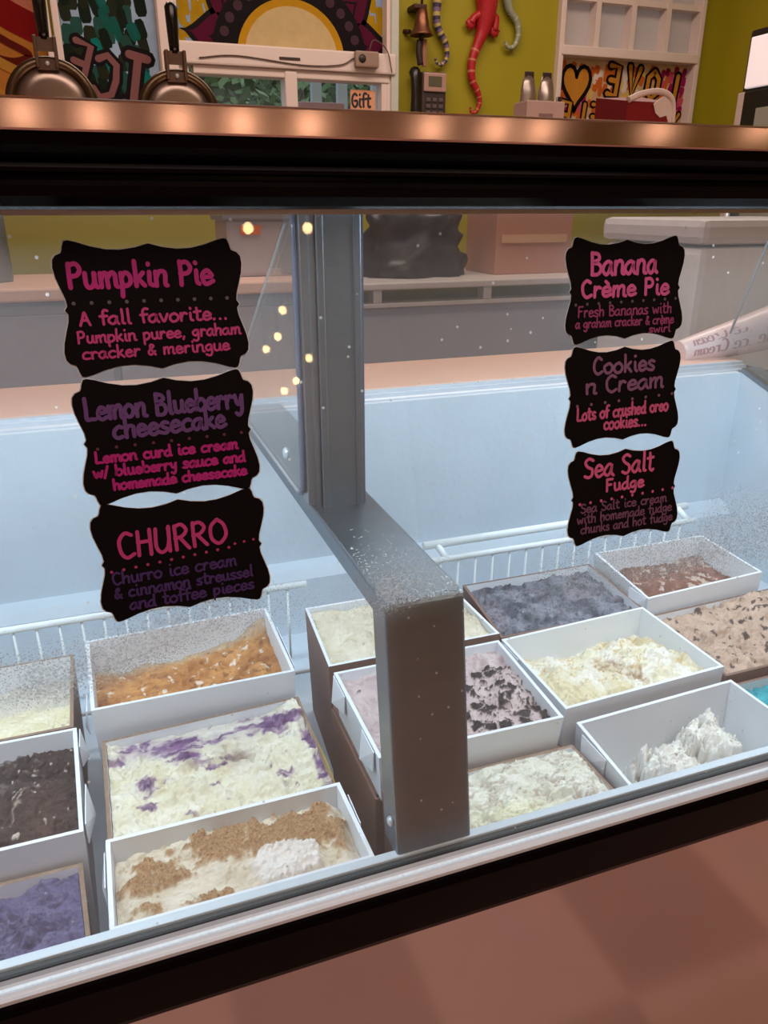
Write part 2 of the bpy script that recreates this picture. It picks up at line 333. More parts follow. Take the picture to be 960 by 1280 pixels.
# window 3: sunflower pane over a sliding sash
wf = struct('window_3', wframe('w', .362, 1.11, WZ0, WZ1, .04), M_cream)
sm_ = [paintmat('sky_white', (214, 222, 236), .8), paintmat('yellow_dab', (206, 160, 26)), paintmat('ink2', (16, 8, 12), .02), paintmat('plum', (88, 12, 46), .2), paintmat('sun_yellow', (214, 158, 30), .3), paintmat('sun_pale', (224, 200, 146), .3), paintmat('plum_dot', (74, 50, 60), .2)]
p = MB(); p.box(.362, 1.11, PY, PY+.006, 1.80, WZ1, 0)
SCX, SCZ = .762, 1.80
dabs(p, .365, 1.11, 1.825, 2.3, .024, .050, 1, PY-.001, .1, .85, [1], skip=lambda x, z: math.hypot((x-SCX), (z-SCZ)) < .27)
def leaf(mb, ang, r0, r1, wd, mi, y, sk=1):
    c, s_ = math.cos(ang), math.sin(ang); pts = []
    n = 10
    for i in range(n+1):
        t = i/n; pts.append((r0+(r1-r0)*t, wd*math.sin(math.pi*min(1, t*.85+.18))**1.0*(1-t**3)))
    pts = pts + [(a, -b) for a, b in pts[::-1][1:]]
    q = [(SCX+a*c-b*s_, SCZ+a*s_+b*c) for a, b in pts]; q = [(a, max(1.822, b)) for a, b in q]
    mb.add([(a, y, b) for a, b in q], [list(range(len(q)))], mi)
for a in (10, 37, 64, 90, 116, 143, 170):
    A = math.radians(a); L_ = .40 if a in (10, 170) else .42
    wf_ = 1.25 if a in (10, 170) else 1; leaf(p, A, .18, L_, .088*wf_, 2, PY-.002); leaf(p, A, .21, L_-.03, .066*wf_, 3, PY-.003)
    leaf(p, A, .23, L_-.10, .036, 2, PY-.0035); leaf(p, A, .24, L_-.115, .028, 3, PY-.004)
def fan(mb, r, mi, y, n=36):
    pts = [(SCX+r*math.cos(math.pi*i/n)*1.08, max(1.822, SCZ+r*math.sin(math.pi*i/n))) for i in range(n+1)]
    mb.add([(a, y, b) for a, b in pts], [list(range(n+1))], mi)
fan(p, .262, 2, PY-.005)
for i in range(15):
    a = math.pi*(i+.5)/15; c = (SCX+.232*1.08*math.cos(a), SCZ+.222*math.sin(a))
    if c[1] > 1.84: p.add([(c[0]+.017*math.cos(k*.785), PY-.006, c[1]+.017*math.sin(k*.785)) for k in range(8)], [list(range(8))], 6)
fan(p, .182, 4, PY-.007); fan(p, .158, 5, PY-.008)
p.build('painted_pane', sm_, wf)
p = MB()   # meeting rail and sliding sash frame
p.box(.33, 1.14, YB-.05, YB+.05, 1.755, 1.822, b=.006); p.box(.40, 1.12, YB-.035, YB+.04, 1.728, 1.755, b=.004)
p.box(.720, .765, YB-.04, YB+.04, 1.40, 1.75, b=.005); p.box(.362, .385, YB-.03, YB+.04, 1.40, 1.75); p.box(1.09, 1.11, YB-.03, YB+.04, 1.40, 1.75)
p.build('sash_frame', M_cream, wf)
p = MB(); p.box(.70, .775, YB-.053, YB-.049, 1.782, 1.790); p.build('sash_slot', mat('slot_dark', (50, 34, 30), .5), wf)  # dark strip on the rail standing in for a slot
p = MB(); p.box(.385, .72, YB+.01, YB+.014, 1.40, 1.73); p.box(.765, 1.09, YB+.02, YB+.024, 1.40, 1.73); p.build('sash_pane', glass_mat('sash_glass', haze=.03), wf)
# trim strips between wall areas
f = MB(); f.box(.295, .352, YB-.045, YB, 1.38, 2.5, b=.005); struct('trim_1', f, M_cream)
f = MB(); f.box(1.125, 1.155, YB-.04, YB, 0.0, 2.5, b=.004); struct('trim_2', f, mat('pale_trim', (196, 200, 190), .5))
# window 4: muntin grid above the LOVE YOURSELF pane
wf = struct('window_4', wframe('w', 1.86, 2.505, WZ0, WZ1, .022), M_cream)
p = MB(); p.box(1.86, 2.505, PY+.01, PY+.016, 1.885, WZ1); p.build('frosted_pane', mat('frosted_pane', (230, 220, 216), .5, 0, .05, 5, trans=.5), wf)
p = MB()
for x in (2.012, 2.180, 2.350): p.box(x-.011, x+.011, YB-.02, YB+.03, 1.895, WZ1)
for z in (2.065, 2.25): p.box(1.86, 2.505, YB-.017, YB+.027, z-.011, z+.011)
p.box(1.85, 2.515, YB-.035, YB+.04, 1.862, 1.897, b=.004)
p.build('muntin_grid', M_cream, wf)
lm = [paintmat('love_base', (226, 190, 150), .4), paintmat('orange_dab', (214, 110, 40), .3), paintmat('magenta_dab', (160, 30, 90), .3), paintmat('yellow_light', (232, 200, 110), .3), paintmat('pink_dab', (214, 90, 110), .3), paintmat('ink3', (18, 12, 14), .02), paintmat('letter_gold', (206, 140, 50), .2), paintmat('white_dab', (236, 226, 220), .3)]
p = MB(); p.box(1.86, 2.505, PY, PY+.006, WZ0, 1.862, 0)
for (a, b, c_) in ((1.862, 2.02, [2, 2, 4, 1, 2, 7]), (2.02, 2.16, [1, 3, 7, 0, 1]), (2.16, 2.37, [3, 7, 0, 3, 1]), (2.37, 2.503, [4, 1, 2, 2, 1, 2])):
    dabs(p, a, b, WZ0, 1.865, .022, .036, 8, PY-.001, -.2, .95, c_)
for ch, x, z in (('E', 2.135, 1.790), ('V', 2.235, 1.790), ('O', 2.335, 1.780), ('L', 2.435, 1.770)):
    block(p, BL[ch], x, z, .052, -.10, .019, PY-.003, 5, 6)
for ch, x, z in (('F', 1.915, 1.655), ('L', 1.985, 1.652), ('E', 2.06, 1.65), ('S', 2.135, 1.648), ('R', 2.22, 1.642), ('U', 2.30, 1.638), ('O', 2.38, 1.634), ('Y', 2.46, 1.63)):
    block(p, BL[ch], x, z, .046, -.10, .015, PY-.003, 5, 6)
hp = []
for i in range(29):
    t = 2*math.pi*i/28; hp.append((1.957+.0042*16*math.sin(t)**3, 1.765+.0058*(13*math.cos(t)-5*math.cos(2*t)-2*math.cos(3*t)-math.cos(4*t))))
p.add([(a, PY-.003, b) for a, b in hp[:-1]], [list(range(28))], 6); ribbon(p, hp, .016, to_wall(PY-.0035), 5)
p.build('painted_pane', lm, wf)

# outside the sash: garden, porch posts, notice box
f = MB(); f.box(-4, 7, YB+.4, 11, -.3, -.05); struct('ground_outside', f, mat('outside_ground', (96, 110, 80), .9))
M_leafs = [mat('leaf_dark', (54, 84, 48), .6), mat('leaf_mid', (92, 128, 78), .6), mat('leaf_pale', (140, 168, 120), .6)]
def tree(x, y, h, label):
    t = thing('garden_tree', label, 'tree', (x, y, -.05), 'trees outside the service window')
    m = MB(); m.tube([(x, y, -.05), (x+.05, y, h*.4), (x-.03, y, h*.8)], [.09, .06, .03]); m.build('trunk', mat('bark', (96, 82, 66), .9), t)
    m = MB()
    for i in range(1100):
        a = random.uniform(0, 6.28); u = random.uniform(-1, 1); r = random.random()**.4*.75
        c = V((x+r*math.cos(a)*math.sqrt(1-u*u), y+.7*r*math.sin(a)*math.sqrt(1-u*u), h*.62+u*h*.36))
        d = V((random.uniform(-1, 1), random.uniform(-1, 1), random.uniform(-1, 1))).normalized()*.055; e = V((random.uniform(-1, 1), random.uniform(-1, 1), random.uniform(-1, 1))).normalized()*.045
        m.add([c-d, c+e, c+d, c-e], [(0, 1, 2, 3)], random.randrange(3))
    m.build('foliage', M_leafs, t)
tree(.75, 6.0, 2.6, 'dark leafy tree outside the left half of the service window'); tree(1.95, 7.6, 2.9, 'leafy tree behind the pale posts outside the window'); tree(3.6, 8.2, 3.0, 'leafy tree farther off outside the right half of the service window')
hg = thing('garden_hedge', 'tall dark green hedge along the far side of the garden', 'hedge', (2.4, 10, -.05))
m = MB(); m.box(-1.5, 6.6, 10.0, 10.6, -.05, 3.9); m.build('hedge_core', mat('hedge_core', (44, 66, 44), .9, 0, .4, 3), hg)
m = MB()
for i in range(3200):
    c = V((random.uniform(-1.5, 6.6), random.uniform(9.85, 10.02), random.uniform(0, 3.95)))
    d = V((random.uniform(-1, 1), random.uniform(-.5, .5), random.uniform(-1, 1))).normalized()*.085; e = V((random.uniform(-1, 1), random.uniform(-.5, .5), random.uniform(-1, 1))).normalized()*.07
    m.add([c-d, c+e, c+d, c-e], [(0, 1, 2, 3)], random.randrange(3))
tag(m.build('hedge_leaves', M_leafs, hg), kind='stuff')
for i, x in enumerate((1.06, 1.19, 1.33, 1.52)):
    m = MB(); m.box(x-.025, x+.025, 4.35, 4.40, -.05, 2.3, b=.004)
    tag(m.build('porch_post', mat('pale_post', (206, 208, 214), .5)), ['pale porch post outside, nearest the sash mullion', 'pale porch post outside, second from the sash mullion', 'pale porch post outside, third from the sash mullion', 'pale porch post outside, nearest the green wall'][i], 'post', 'porch posts')
m = MB(); m.box(.80, .985, YB+.10, YB+.16, 1.40, 1.672, b=.01); tag(m.build('notice_board', mat('pink_notice', (214, 170, 176), .5)), 'plain pink board standing outside the right sash pane', 'board')
gc = thing('gift_card_sign', 'small peach sign reading Gift behind the right sash pane', 'sign', (1.02, YB-.005, 1.40))
m = MB(); m.box(.975, 1.072, YB-.006, YB-.002, 1.40, 1.705); m.build('card', mat('peach_card', (226, 160, 120), .5), gc)
m = MB(); write(m, 'Gift', 1.018, 1.648, .075, .026, .008, to_wall(YB-.007), 0); m.build('lettering', mat('card_ink', (40, 36, 48), .6), gc)

# ------------------------------------------------------------------ things on the back wall
t = thing('window_sensor', 'small beige sensor box with loose wires on the sash rail', 'sensor', (1.02, YB-.05, 1.79))
m = MB(); m.box(.975, 1.065, YB-.075, YB-.05, 1.770, 1.822, b=.006); m.build('housing', mat('beige_box', (150, 124, 108), .5), t)
m = MB(); m.lathe([(0, -.003), (.013, -.003), (.014, 0)], (1.0, YB-.075, 1.797), 'y', 16); m.build('dial', mat('dial_dark', (46, 40, 38), .5), t)
m = MB(); m.tube(catmull([(.975, YB-.055, 1.80), (.92, YB-.055, 1.775), (.78, YB-.054, 1.768), (.55, YB-.054, 1.785), (.42, YB-.054, 1.772)]), .0022, 5)
m.tube(catmull([(1.03, YB-.06, 1.82), (1.05, YB-.06, 1.86), (1.10, YB-.06, 1.83), (1.12, YB-.06, 1.76)]), .0022, 5); m.build('wire', mat('wire_brown', (90, 66, 58), .5), t)
t = thing('hand_bell', 'bronze hand bell hanging from a bracket on the green wall', 'bell', (1.235, YB, 1.9))
m = MB(); m.lathe([(0, .085), (.012, .085), (.02, .078), (.024, .05), (.030, .02), (.042, .002), (.044, -.004), (.038, -.002), (.02, .04)], (1.235, YB-.06, 1.888), 'z', 24); m.build('bell_body', mat('bronze', (120, 78, 56), .35, .8, .2, 30), t)
m = MB(); m.box(1.20, 1.25, YB-.075, YB, 1.966, 1.982, b=.004); m.tube([(1.235, YB-.06, 1.97), (1.235, YB-.06, 2.05)], .005); m.build('bracket', mat('dark_bronze', (70, 44, 34), .5, .5), t)
m = MB(); m.tube([(1.19, YB, 1.905), (1.20, YB-.03, 1.90)], .008); m.build('wall_peg', mat('dark_bronze', (70, 44, 34)), t)
m = MB(); m.tube([(1.235, YB-.06, 1.90), (1.235, YB-.06, 1.87)], .01); m.tube(catmull([(1.229, YB-.06, 1.87), (1.226, YB-.06, 1.83), (1.233, YB-.06, 1.79)]), [.012]*13, 8); m.build('clapper', mat('clapper_dark', (44, 26, 26), .5), t)
m = MB(); m.box(1.240, 1.256, YB-.064, YB-.056, 1.785, 1.875, b=.003); m.build('pull_strap', mat('strap_tan', (150, 100, 80), .6), t)
t = thing('wall_phone', 'black desk phone with small grey screen on the green wall', 'phone', (1.27, YB, 1.64))
m = MB(); m.box(1.245, 1.345, YB-.05, YB, 1.58, 1.772, b=.008); m.build('phone_body', mat('phone_charcoal', (58, 46, 48), .4), t)
m = MB(); m.box(1.250, 1.342, YB-.058, YB-.048, 1.705, 1.768, b=.004); m.build('screen_bezel', mat('bezel_grey', (176, 138, 128), .4), t)
m = MB(); m.box(1.268, 1.322, YB-.0595, YB-.0575, 1.722, 1.756); m.build('screen', mat('lcd_olive', (96, 92, 74), .2), t)
m = MB(); m.tube(catmull([(1.222, YB-.03, 1.775), (1.216, YB-.05, 1.75), (1.216, YB-.055, 1.68), (1.218, YB-.05, 1.60), (1.222, YB-.03, 1.575)]), [.018, .021, .022, .022, .02, .018, .017, .016, .016, .016, .016, .016, .016, .017, .018, .019, .02, .021, .021, .022, .022, .022, .021, .02, .018], 10); m.build('handset', mat('handset_black', (26, 18, 20), .3), t)
m = MB()
for i in range(4):
    for k in range(3): m.box(1.262+k*.026, 1.280+k*.026, YB-.054, YB-.048, 1.605+i*.022, 1.618+i*.022, b=.002)
m.build('keypad', mat('key_grey', (90, 76, 76), .5), t)
def gecko(name, label, path, rads, mats, banded, legs=None):
    t = thing(name, label, 'lizard ornament', path[0])
    P = catmull(path, 8); n = len(P)
    R = [rads[0]+(rads[1]-rads[0])*(i/(n-1))**.7 for i in range(n)] if len(rads) == 2 else [rads[min(len(rads)-1, int(i/8))]*(1-(i % 8)/8)+rads[min(len(rads)-1, int(i/8)+1)]*(i % 8)/8 for i in range(n)]
    m = MB()
    for i in range(n-1):
        mi = (i//2) % len(mats) if banded == 1 else (1 if (banded and i > n*.45 and i % 5 == 0) else 0)
        m.tube([P[i], P[i+1]], [R[i], R[i+1]], 8, mi, cap=(i in (0, n-2)))
    m.build('lizard_body', mats, t)
    if legs:
        for lg in legs:
            m = MB(); m.tube(catmull(lg[:-1], 5), [.018]*3+[.014]*(len(catmull(lg[:-1], 5))-3), 8)
            e = lg[-2]; m.ball(e, .02, 0, (1, .5, 1))
            for dx, dz in lg[-1]: m.tube([e, (e[0]+dx, e[1], e[2]+dz)], [.008, .004], 6)
            m.build('leg', mats[0], t)
Y0 = YB-.022
red = [mat('gecko_red', (178, 30, 40), .4, 0, .3, 90), mat('gecko_pink', (206, 120, 90), .4)]
gecko('red_gecko', 'red gecko ornament with curled tail on the green wall', [(1.50, Y0, 2.40), (1.49, Y0, 2.25), (1.50, Y0, 2.10), (1.515, Y0, 2.02), (1.51, Y0, 1.96), (1.50, Y0, 1.915), (1.48, Y0, 1.87), (1.462, Y0, 1.82), (1.464, Y0, 1.76), (1.492, Y0, 1.715), (1.502, Y0, 1.68), (1.488, Y0, 1.647), (1.468, Y0, 1.645), (1.462, Y0, 1.662)],
      [.03, .045, .05, .045, .035, .026, .019, .017, .015, .012, .009, .007, .006, .005], red, 2,
      [[(1.49, Y0, 1.975), (1.465, Y0, 1.965), (1.452, Y0, 1.945), ((-.022, .004), (-.018, -.012), (-.004, -.024), (.012, -.02))], [(1.525, Y0, 1.975), (1.555, Y0, 1.968), (1.552, Y0, 1.925), ((.022, .0), (.015, -.016), (-.004, -.022), (-.02, -.008))],
       [(1.46, Y0, 2.22), (1.41, Y0, 2.24), (1.39, Y0, 2.28), ((-.02, .01), (0, .024), (.015, .018))], [(1.54, Y0, 2.22), (1.59, Y0, 2.24), (1.61, Y0, 2.28), ((.02, .01), (0, .024), (-.015, .018))]])
pur = [mat('gecko_lilac', (120, 100, 130), .4), mat('gecko_yellow', (190, 170, 100), .4), mat('gecko_indigo', (64, 56, 84), .4)]
gecko('striped_gecko', 'purple and yellow striped lizard tail beside the bell', [(1.36, Y0, 2.35), (1.34, Y0, 2.18), (1.318, Y0, 2.05), (1.31, Y0, 1.985), (1.312, Y0, 1.935), (1.330, Y0, 1.90), (1.352, Y0, 1.868), (1.355, Y0, 1.825), (1.335, Y0, 1.802), (1.316, Y0, 1.806), (1.308, Y0, 1.822)],
      [.03, .035, .022, .016, .014, .013, .011, .009, .007, .006, .005], pur, 1)
gr = [mat('gecko_sage', (150, 156, 130), .4, 0, .2, 60), mat('gecko_sage_light', (186, 186, 160), .4)]
gecko('sage_gecko', 'pale green lizard tail right of the red gecko', [(1.58, Y0, 2.4), (1.59, Y0, 2.2), (1.597, Y0, 2.06), (1.612, Y0, 2.0), (1.645, Y0, 1.965), (1.656, Y0, 1.92), (1.64, Y0, 1.88), (1.612, Y0, 1.875), (1.602, Y0, 1.895)],
      [.03, .035, .020, .015, .013, .011, .009, .008, .006], gr, 2)

# beverage cooler by the right wall
t = thing('drinks_cooler', 'tall black drinks cooler with lit white header at the right wall', 'cooler', (2.36, 2.05, 0))
m = MB(); m.box(2.13, 2.60, 1.70, 2.36, .02, 1.84, b=.012); m.build('cabinet', mat('cooler_black', (24, 22, 26), .3), t)
m = MB(); m.box(2.115, 2.131, 1.73, 2.335, 1.665, 1.815, b=.004); m.build('lit_header', mat('header_white', (226, 212, 214), .4, emit=.55), t)
m = MB(); m.box(2.112, 2.130, 2.325, 2.355, .1, 1.655, b=.003); m.build('side_strip', mat('strip_silver', (196, 176, 170), .4, .2), t)
m = MB(); m.box(2.110, 2.130, 1.715, 2.325, .1, 1.655, b=.005); m.build('door', mat('door_black', (20, 18, 20), .3), t)
m = MB(); m.box(2.104, 2.111, 1.78, 2.255, .18, 1.60); m.build('door_pane', mat('cooler_glass', (140, 136, 124), .15, 0, .25, 9), t)
m = MB(); m.tube([(2.085, 2.29, .9), (2.085, 2.29, 1.3)], .009); m.build('handle', M_alum, t)

# ------------------------------------------------------------------ staff side furniture
t = thing('back_counter', 'grey back counter with pink-beige worktop behind the freezer', 'counter', (-.4, 2.4, 0))
m = MB(); m.box(-2.55, .62, 2.22, 2.65, .1, 1.074); m.box(-2.5, .6, 2.26, 2.64, 0, .1); m.build('counter_body', M_grey, t)
m = MB()
for x in (-1.6, -1.06, -.52, .02): m.box(x+.01, x+.53, 2.204, 2.222, .14, 1.04, b=.004)
m.build('door_fronts', mat('grey_door', (168, 162, 170), .45), t)
m = MB(); m.box(-2.57, .63, 2.19, 2.66, 1.074, 1.108, b=.006); m.build('worktop', M_ledge, t)
t = thing('prep_table', 'pale steel prep table with rail frame behind the freezer', 'table', (1.3, 2.4, 0))
m = MB(); m.box(.66, 2.05, 2.26, 2.65, .15, 1.03, b=.004); m.box(.70, 2.0, 2.30, 2.6, 0, .15); m.build('table_body', mat('pale_grey_panel', (176, 178, 188), .4, 0, .06, 4), t)
m = MB(); m.box(.65, 2.06, 2.19, 2.66, 1.072, 1.092, b=.004); m.build('table_top', mat('pale_metal', (206, 200, 200), .35, .3), t)
m = MB(); m.box(.65, 2.06, 2.20, 2.26, 1.02, 1.034, b=.003); m.build('lower_rail', mat('pale_metal', (206, 200, 200)), t)
for x in (.77, 1.13, 1.50, 1.85):
    m = MB(); m.box(x-.014, x+.014, 2.205, 2.25, 1.034, 1.072, b=.003); m.build('rail_post', mat('pale_metal', (206, 200, 200)), t)
# black bag on the prep table
m = MB(); N = 28
vs = []; fs = []
for i in range(15):
    v = i/14
    for k in range(N):
        th = 2*math.pi*k/N; nn = NZ.fractal(V((math.cos(th)*2, math.sin(th)*2, v*3)), .8, 2, 4)
        r = (.18*(1-.25*v)*(1+.25*nn)) * (1 if i < 13 else (.6 if i == 13 else .05))
        vs.append((.97+r*math.cos(th), 2.42+r*.65*math.sin(th), 1.092+v*.21+.02*nn*v))
for i in range(14):
    for k in range(N): fs.append((i*N+k, i*N+(k+1) % N, (i+1)*N+(k+1) % N, (i+1)*N+k))
m.add(vs, fs, 0, True); tag(m.build('black_bag', mat('bag_plastic', (34, 32, 38), .35, 0, .3, 20, .4, 40)), 'crumpled black bag on the pale prep table', 'bag')
t = thing('cardboard_box', 'brown cardboard box on the prep table right of the bag', 'box', (1.36, 2.45, 1.092))
m = MB(); m.box(1.22, 1.50, 2.34, 2.56, 1.092, 1.30, b=.003); m.build('box_body', mat('box_brown', (166, 116, 96), .7, 0, .1, 20), t)
m = MB(); m.box(1.24, 1.48, 2.336, 2.345, 1.19, 1.215); m.build('tape', mat('tape_tan', (190, 150, 120), .3), t)
t = thing('white_chest_freezer', 'plain white chest freezer behind the right end of the display', 'freezer', (1.8, 1.95, 0))
m = MB(); m.box(1.50, 2.06, 1.72, 2.15, .03, 1.20, b=.02); m.build('cabinet', mat('appliance_white', (222, 220, 226), .35), t)
m = MB(); m.box(1.49, 2.07, 1.71, 2.16, 1.205, 1.27, b=.02); m.build('lid', mat('appliance_lid', (214, 212, 220), .35), t)
# things on the back counter
t = thing('steel_canister', 'dull steel canister on the left of the back counter', 'canister', (-.22, 2.42, 1.108))
m = MB(); m.lathe([(0, 0), (.045, 0), (.048, .01), (.048, .17), (.044, .18), (0, .18)], (-.265, 2.42, 1.108), 'z', 28); m.build('body', M_steel, t)
m = MB(); m.lathe([(.049, .172), (.05, .185), (.02, .20), (0, .20)], (-.265, 2.42, 1.108), 'z', 28); m.build('lid', mat('dull_lid', (150, 146, 146), .4, .6), t)
t = thing('grey_bin', 'light grey storage bin with orange label on the back counter', 'bin', (.47, 2.44, 1.108))
m = MB(); m.box(.36, .585, 2.34, 2.56, 1.108, 1.265, b=.012); m.build('body', mat('bin_grey', (160, 152, 156), .5), t)
m = MB(); m.box(.35, .595, 2.33, 2.57, 1.262, 1.285, b=.006); m.build('lid', mat('bin_lid', (120, 112, 116), .5), t)
m = MB(); m.box(.40, .46, 2.336, 2.341, 1.225, 1.25); m.build('sticker', mat('sticker_orange', (206, 96, 50), .5), t)

# ------------------------------------------------------------------ the dipping freezer
FZ = thing('dipping_freezer', 'long black and stainless ice cream display freezer with slanted front glass', 'display freezer', (.15, .75, 0))
FX0, FX1 = -.80, 1.08
S, K = .15, 1/math.sqrt(1+.15*.15)
GX0, GX1 = FX0+.02, FX1-.02
def gp(u, v, w=0): return (u, .417+v*S*K-w*K, .83+v*K+w*S*K)      # point on the front glass, w outwards
m = MB(); m.box(FX0, FX1, .41, .424, .06, .772); m.build('front_panel', M_steel_s, FZ)
m = MB(); m.box(FX0+.02, FX1-.02, .43, 1.26, 0, .06); m.build('plinth', M_black, FZ)
m = MB(); m.box(FX0-.02, FX0, .41, 1.29, .06, 1.03); m.box(FX1, FX1+.02, .41, 1.29, .06, 1.03); m.box(FX0, FX1, 1.27, 1.29, .06, 1.0); m.build('side_panel', M_black, FZ)
# black rail along the front (prism profile in y,z)
m = MB(); m.prism([(.408, .773), (.400, .776), (.3985, .781), (.3985, .816), (.4005, .8215), (.405, .8235), (.424, .8235), (.424, .773)], 'x', FX0-.02, FX1+.02); m.build('front_rail', M_black, FZ)
m = MB(); m.prism([(.4075, .766), (.409, .773), (.412, .773), (.412, .766)], 'x', FX0, FX1); m.build('rail_edge_strip', mat('bronze_strip', (110, 78, 70), .35, .5), FZ)
m = MB(); pr = [(.4020, .8235)]
for i in range(4):
    y0 = .4022+i*.0033; pr += [(y0, .8262), (y0+.0022, .8272), (y0+.0028, .8258)]
pr += [(.4165, .829), (.4165, .8235)]
m.prism(pr, 'x', FX0, FX1); m.build('glass_channel', M_alum, FZ)
m = MB(); m.box(FX0, FX1, .4085, .4112, .8262, .8281, b=.0005); m.build('light_strip', mat('strip_lens', (206, 222, 240), .3, 0, .35, 330, emit=.35), FZ)
m = MB(); m.prism([(.4165, .8235), (.4165, .8305), (.4225, .8305), (.4225, .8235)], 'x', FX0, FX1); m.build('channel_gasket', M_gasket, FZ)
# liner
m = MB()
LX0, LX1, LB, LF, LZ, LT = FX0+.02, 1.04, 1.05, .428, .685, 1.03
m.box(LX0, LX1, LF, LB, LZ-.02, LZ); m.box(LX0, LX1, .424, LF, LZ-.02, .828); m.box(LX0, LX1, .4228, .4305, .824, .8325, b=.001); m.box(LX0, LX1, LB, LB+.012, LZ, LT)
m.prism([(.428, LZ), (.428, .828), (LB, LT), (LB, LZ)], 'x', LX1, LX1+.012); m.prism([(.428, LZ), (.428, .828), (LB, LT), (LB, LZ)], 'x', LX0-.012, LX0)
m.prism([(LB, .795), (LB-.02, .790), (LB-.03, .776), (LB-.03, LZ), (LB, LZ)], 'x', LX0, LX1)
m.build('liner', M_liner, FZ)
m = MB()   # sloping steel sides of the well rim on the right end
m.prism([(.428, .829), (.428, .839), (LB, LT+.008), (LB, LT)], 'x', LX1, FX1); m.build('end_rim', M_steel, FZ)
m = MB(); m.prism([(.428, .829), (.428, .839), (LB, LT+.008), (LB, LT)], 'x', FX0, LX0); m.build('end_rim', M_steel, FZ)
m = MB(); m.prism([(1.0625, 1.0), (1.0625, 1.032), (1.066, 1.034), (1.068, 1.025), (1.080, 1.025), (1.082, 1.036), (1.086, 1.036), (1.088, 1.030), (1.090, 1.040), (1.0955, 1.041), (1.0955, 1.0)], 'x', FX0, FX1); m.build('rear_track', M_alum, FZ)
m = MB(); m.box(FX0, FX1, 1.096, 1.295, 1.0, 1.041, b=.003); m.build('rear_ledge', M_ledge, FZ)
# centre frame
def yg(z): return .424+S*(z-.83)
BX0, BX1 = .163, .226
m = MB()
prof = [(yg(.828), .828), (yg(1.033), 1.033), (yg(1.037)+.004, 1.037), (LB+.02, 1.037), (LB+.02, 1.018), (yg(1.018)+.030, 1.018), (yg(.828)+.030, .828)]
m.prism(prof[:3]+[prof[3], prof[4], prof[5], prof[6]], 'x', BX0, BX1)
fr = m.build('centre_frame', M_steel, FZ)
bv = fr.modifiers.new('bevel', 'BEVEL'); bv.width = .0022; bv.segments = 2; bv.limit_method = 'ANGLE'
m = MB(); m.ball((BX0-.001, yg(.855)+.010, .855), .0045, 0, (.6, 1, 1)); m.build('rivet', M_alum, fr)
# condensation beads lying on the front of the bar
m = MB()
for i in range(1300):
    y = .452+abs(random.gauss(0, .042)); x = random.uniform(BX0+.002, BX1-.002)
    if y > .62: continue
    r = random.uniform(.0003, .0009)*(1 if random.random() < .95 else 1.9); m.ball((x, y, 1.0371), r, 0, (1.2, 1, .4), 6)
def water():
    mm = bpy.data.materials.new('water_bead'); mm.use_nodes = True; b = mm.node_tree.nodes['Principled BSDF']
    b.inputs['Base Color'].default_value = (.75, .78, .8, 1); b.inputs['Roughness'].default_value = .08; b.inputs['Metallic'].default_value = .25; b.inputs['Base Color'].default_value = (.4, .41, .42, 1)
    ns = mm.node_tree.nodes.new('ShaderNodeTexNoise'); ns.inputs['Scale'].default_value = 400; bp = mm.node_tree.nodes.new('ShaderNodeBump'); bp.inputs['Strength'].default_value = .1
    mm.node_tree.links.new(ns.outputs[0], bp.inputs['Height']); mm.node_tree.links.new(bp.outputs[0], b.inputs['Normal']); return mm
tag(m.build('water_beads', water(), fr), kind='stuff')
# upright post
post = MB(); PX0, PX1, PYF = .1725, .2115, .650
post.box(PX0, PX1, PYF, PYF+.03, 1.037, 1.312); post.box(PX0, PX0+.0065, PYF-.0025, PYF+.03, 1.037, 1.312, b=.001); post.box(PX1-.0065, PX1, PYF-.0025, PYF+.03, 1.037, 1.312, b=.001)
po = post.build('upright_post', M_steel, FZ)
m = MB(); m.box(PX0-.011, PX0-.001, PYF+.012, PYF+.034, 1.037, 1.312, b=.001); m.box(PX0-.004, PX0, PYF+.004, PYF+.02, 1.037, 1.312); m.build('side_channel', mat('post_channel', (150, 152, 155), .3, .9), po)
m = MB(); m.box(PX1+.0015, PX1+.0045, PYF+.006, PYF+.03, 1.037, 1.312); m.build('edge_strip', M_acr_edge, po)
# acrylic divider beside the bar
dv = [(.672, 1.312)] + [(.672, 1.060), (.674, 1.052), (.680, 1.045), (.690, 1.041), (1.02, 1.041), (1.03, 1.05), (1.0, 1.11), (.70, 1.286), (.690, 1.312)]
m = MB(); m.prism(dv, 'x', .1565, .1615); dd = m.build('divider_sheet', M_acr, FZ)
m = MB(); m.tube(catmull([(.159, .670, 1.30), (.159, .670, 1.2), (.159, .670, 1.065), (.159, .674, 1.05), (.159, .690, 1.040)]), .0026, 6); m.build('sheet_edge', M_acr_edge, dd)
m = MB(); m.tube([(.159, .70, 1.286), (.159, 1.0, 1.11)], .0014, 6); m.tube([(.159, .69, 1.0405), (.159, 1.02, 1.0405)], .0016, 6); m.build('sheet_trim', mat('sheet_trim_grey', (180, 176, 178), .3), dd)
m = MB(); m.lathe([(0, -.003), (.004, -.003), (.006, -.001), (.006, 0)], (.1565, .728, 1.070), 'x', 14); m.build('screw', M_alum, dd)
# end glass on the right
m = MB(); m.prism([(.50, 1.31), (.43, .86), (1.05, 1.04), (1.10, 1.09), (1.03, 1.312)], 'x', 1.046, 1.052); eg = m.build('end_glass', M_acr, FZ)
m = MB(); m.tube([(1.049, 1.10, 1.09), (1.049, 1.03, 1.31)], .0022, 6); m.build('end_glass_edge', mat('edge_grey', (150, 146, 150), .3), eg)
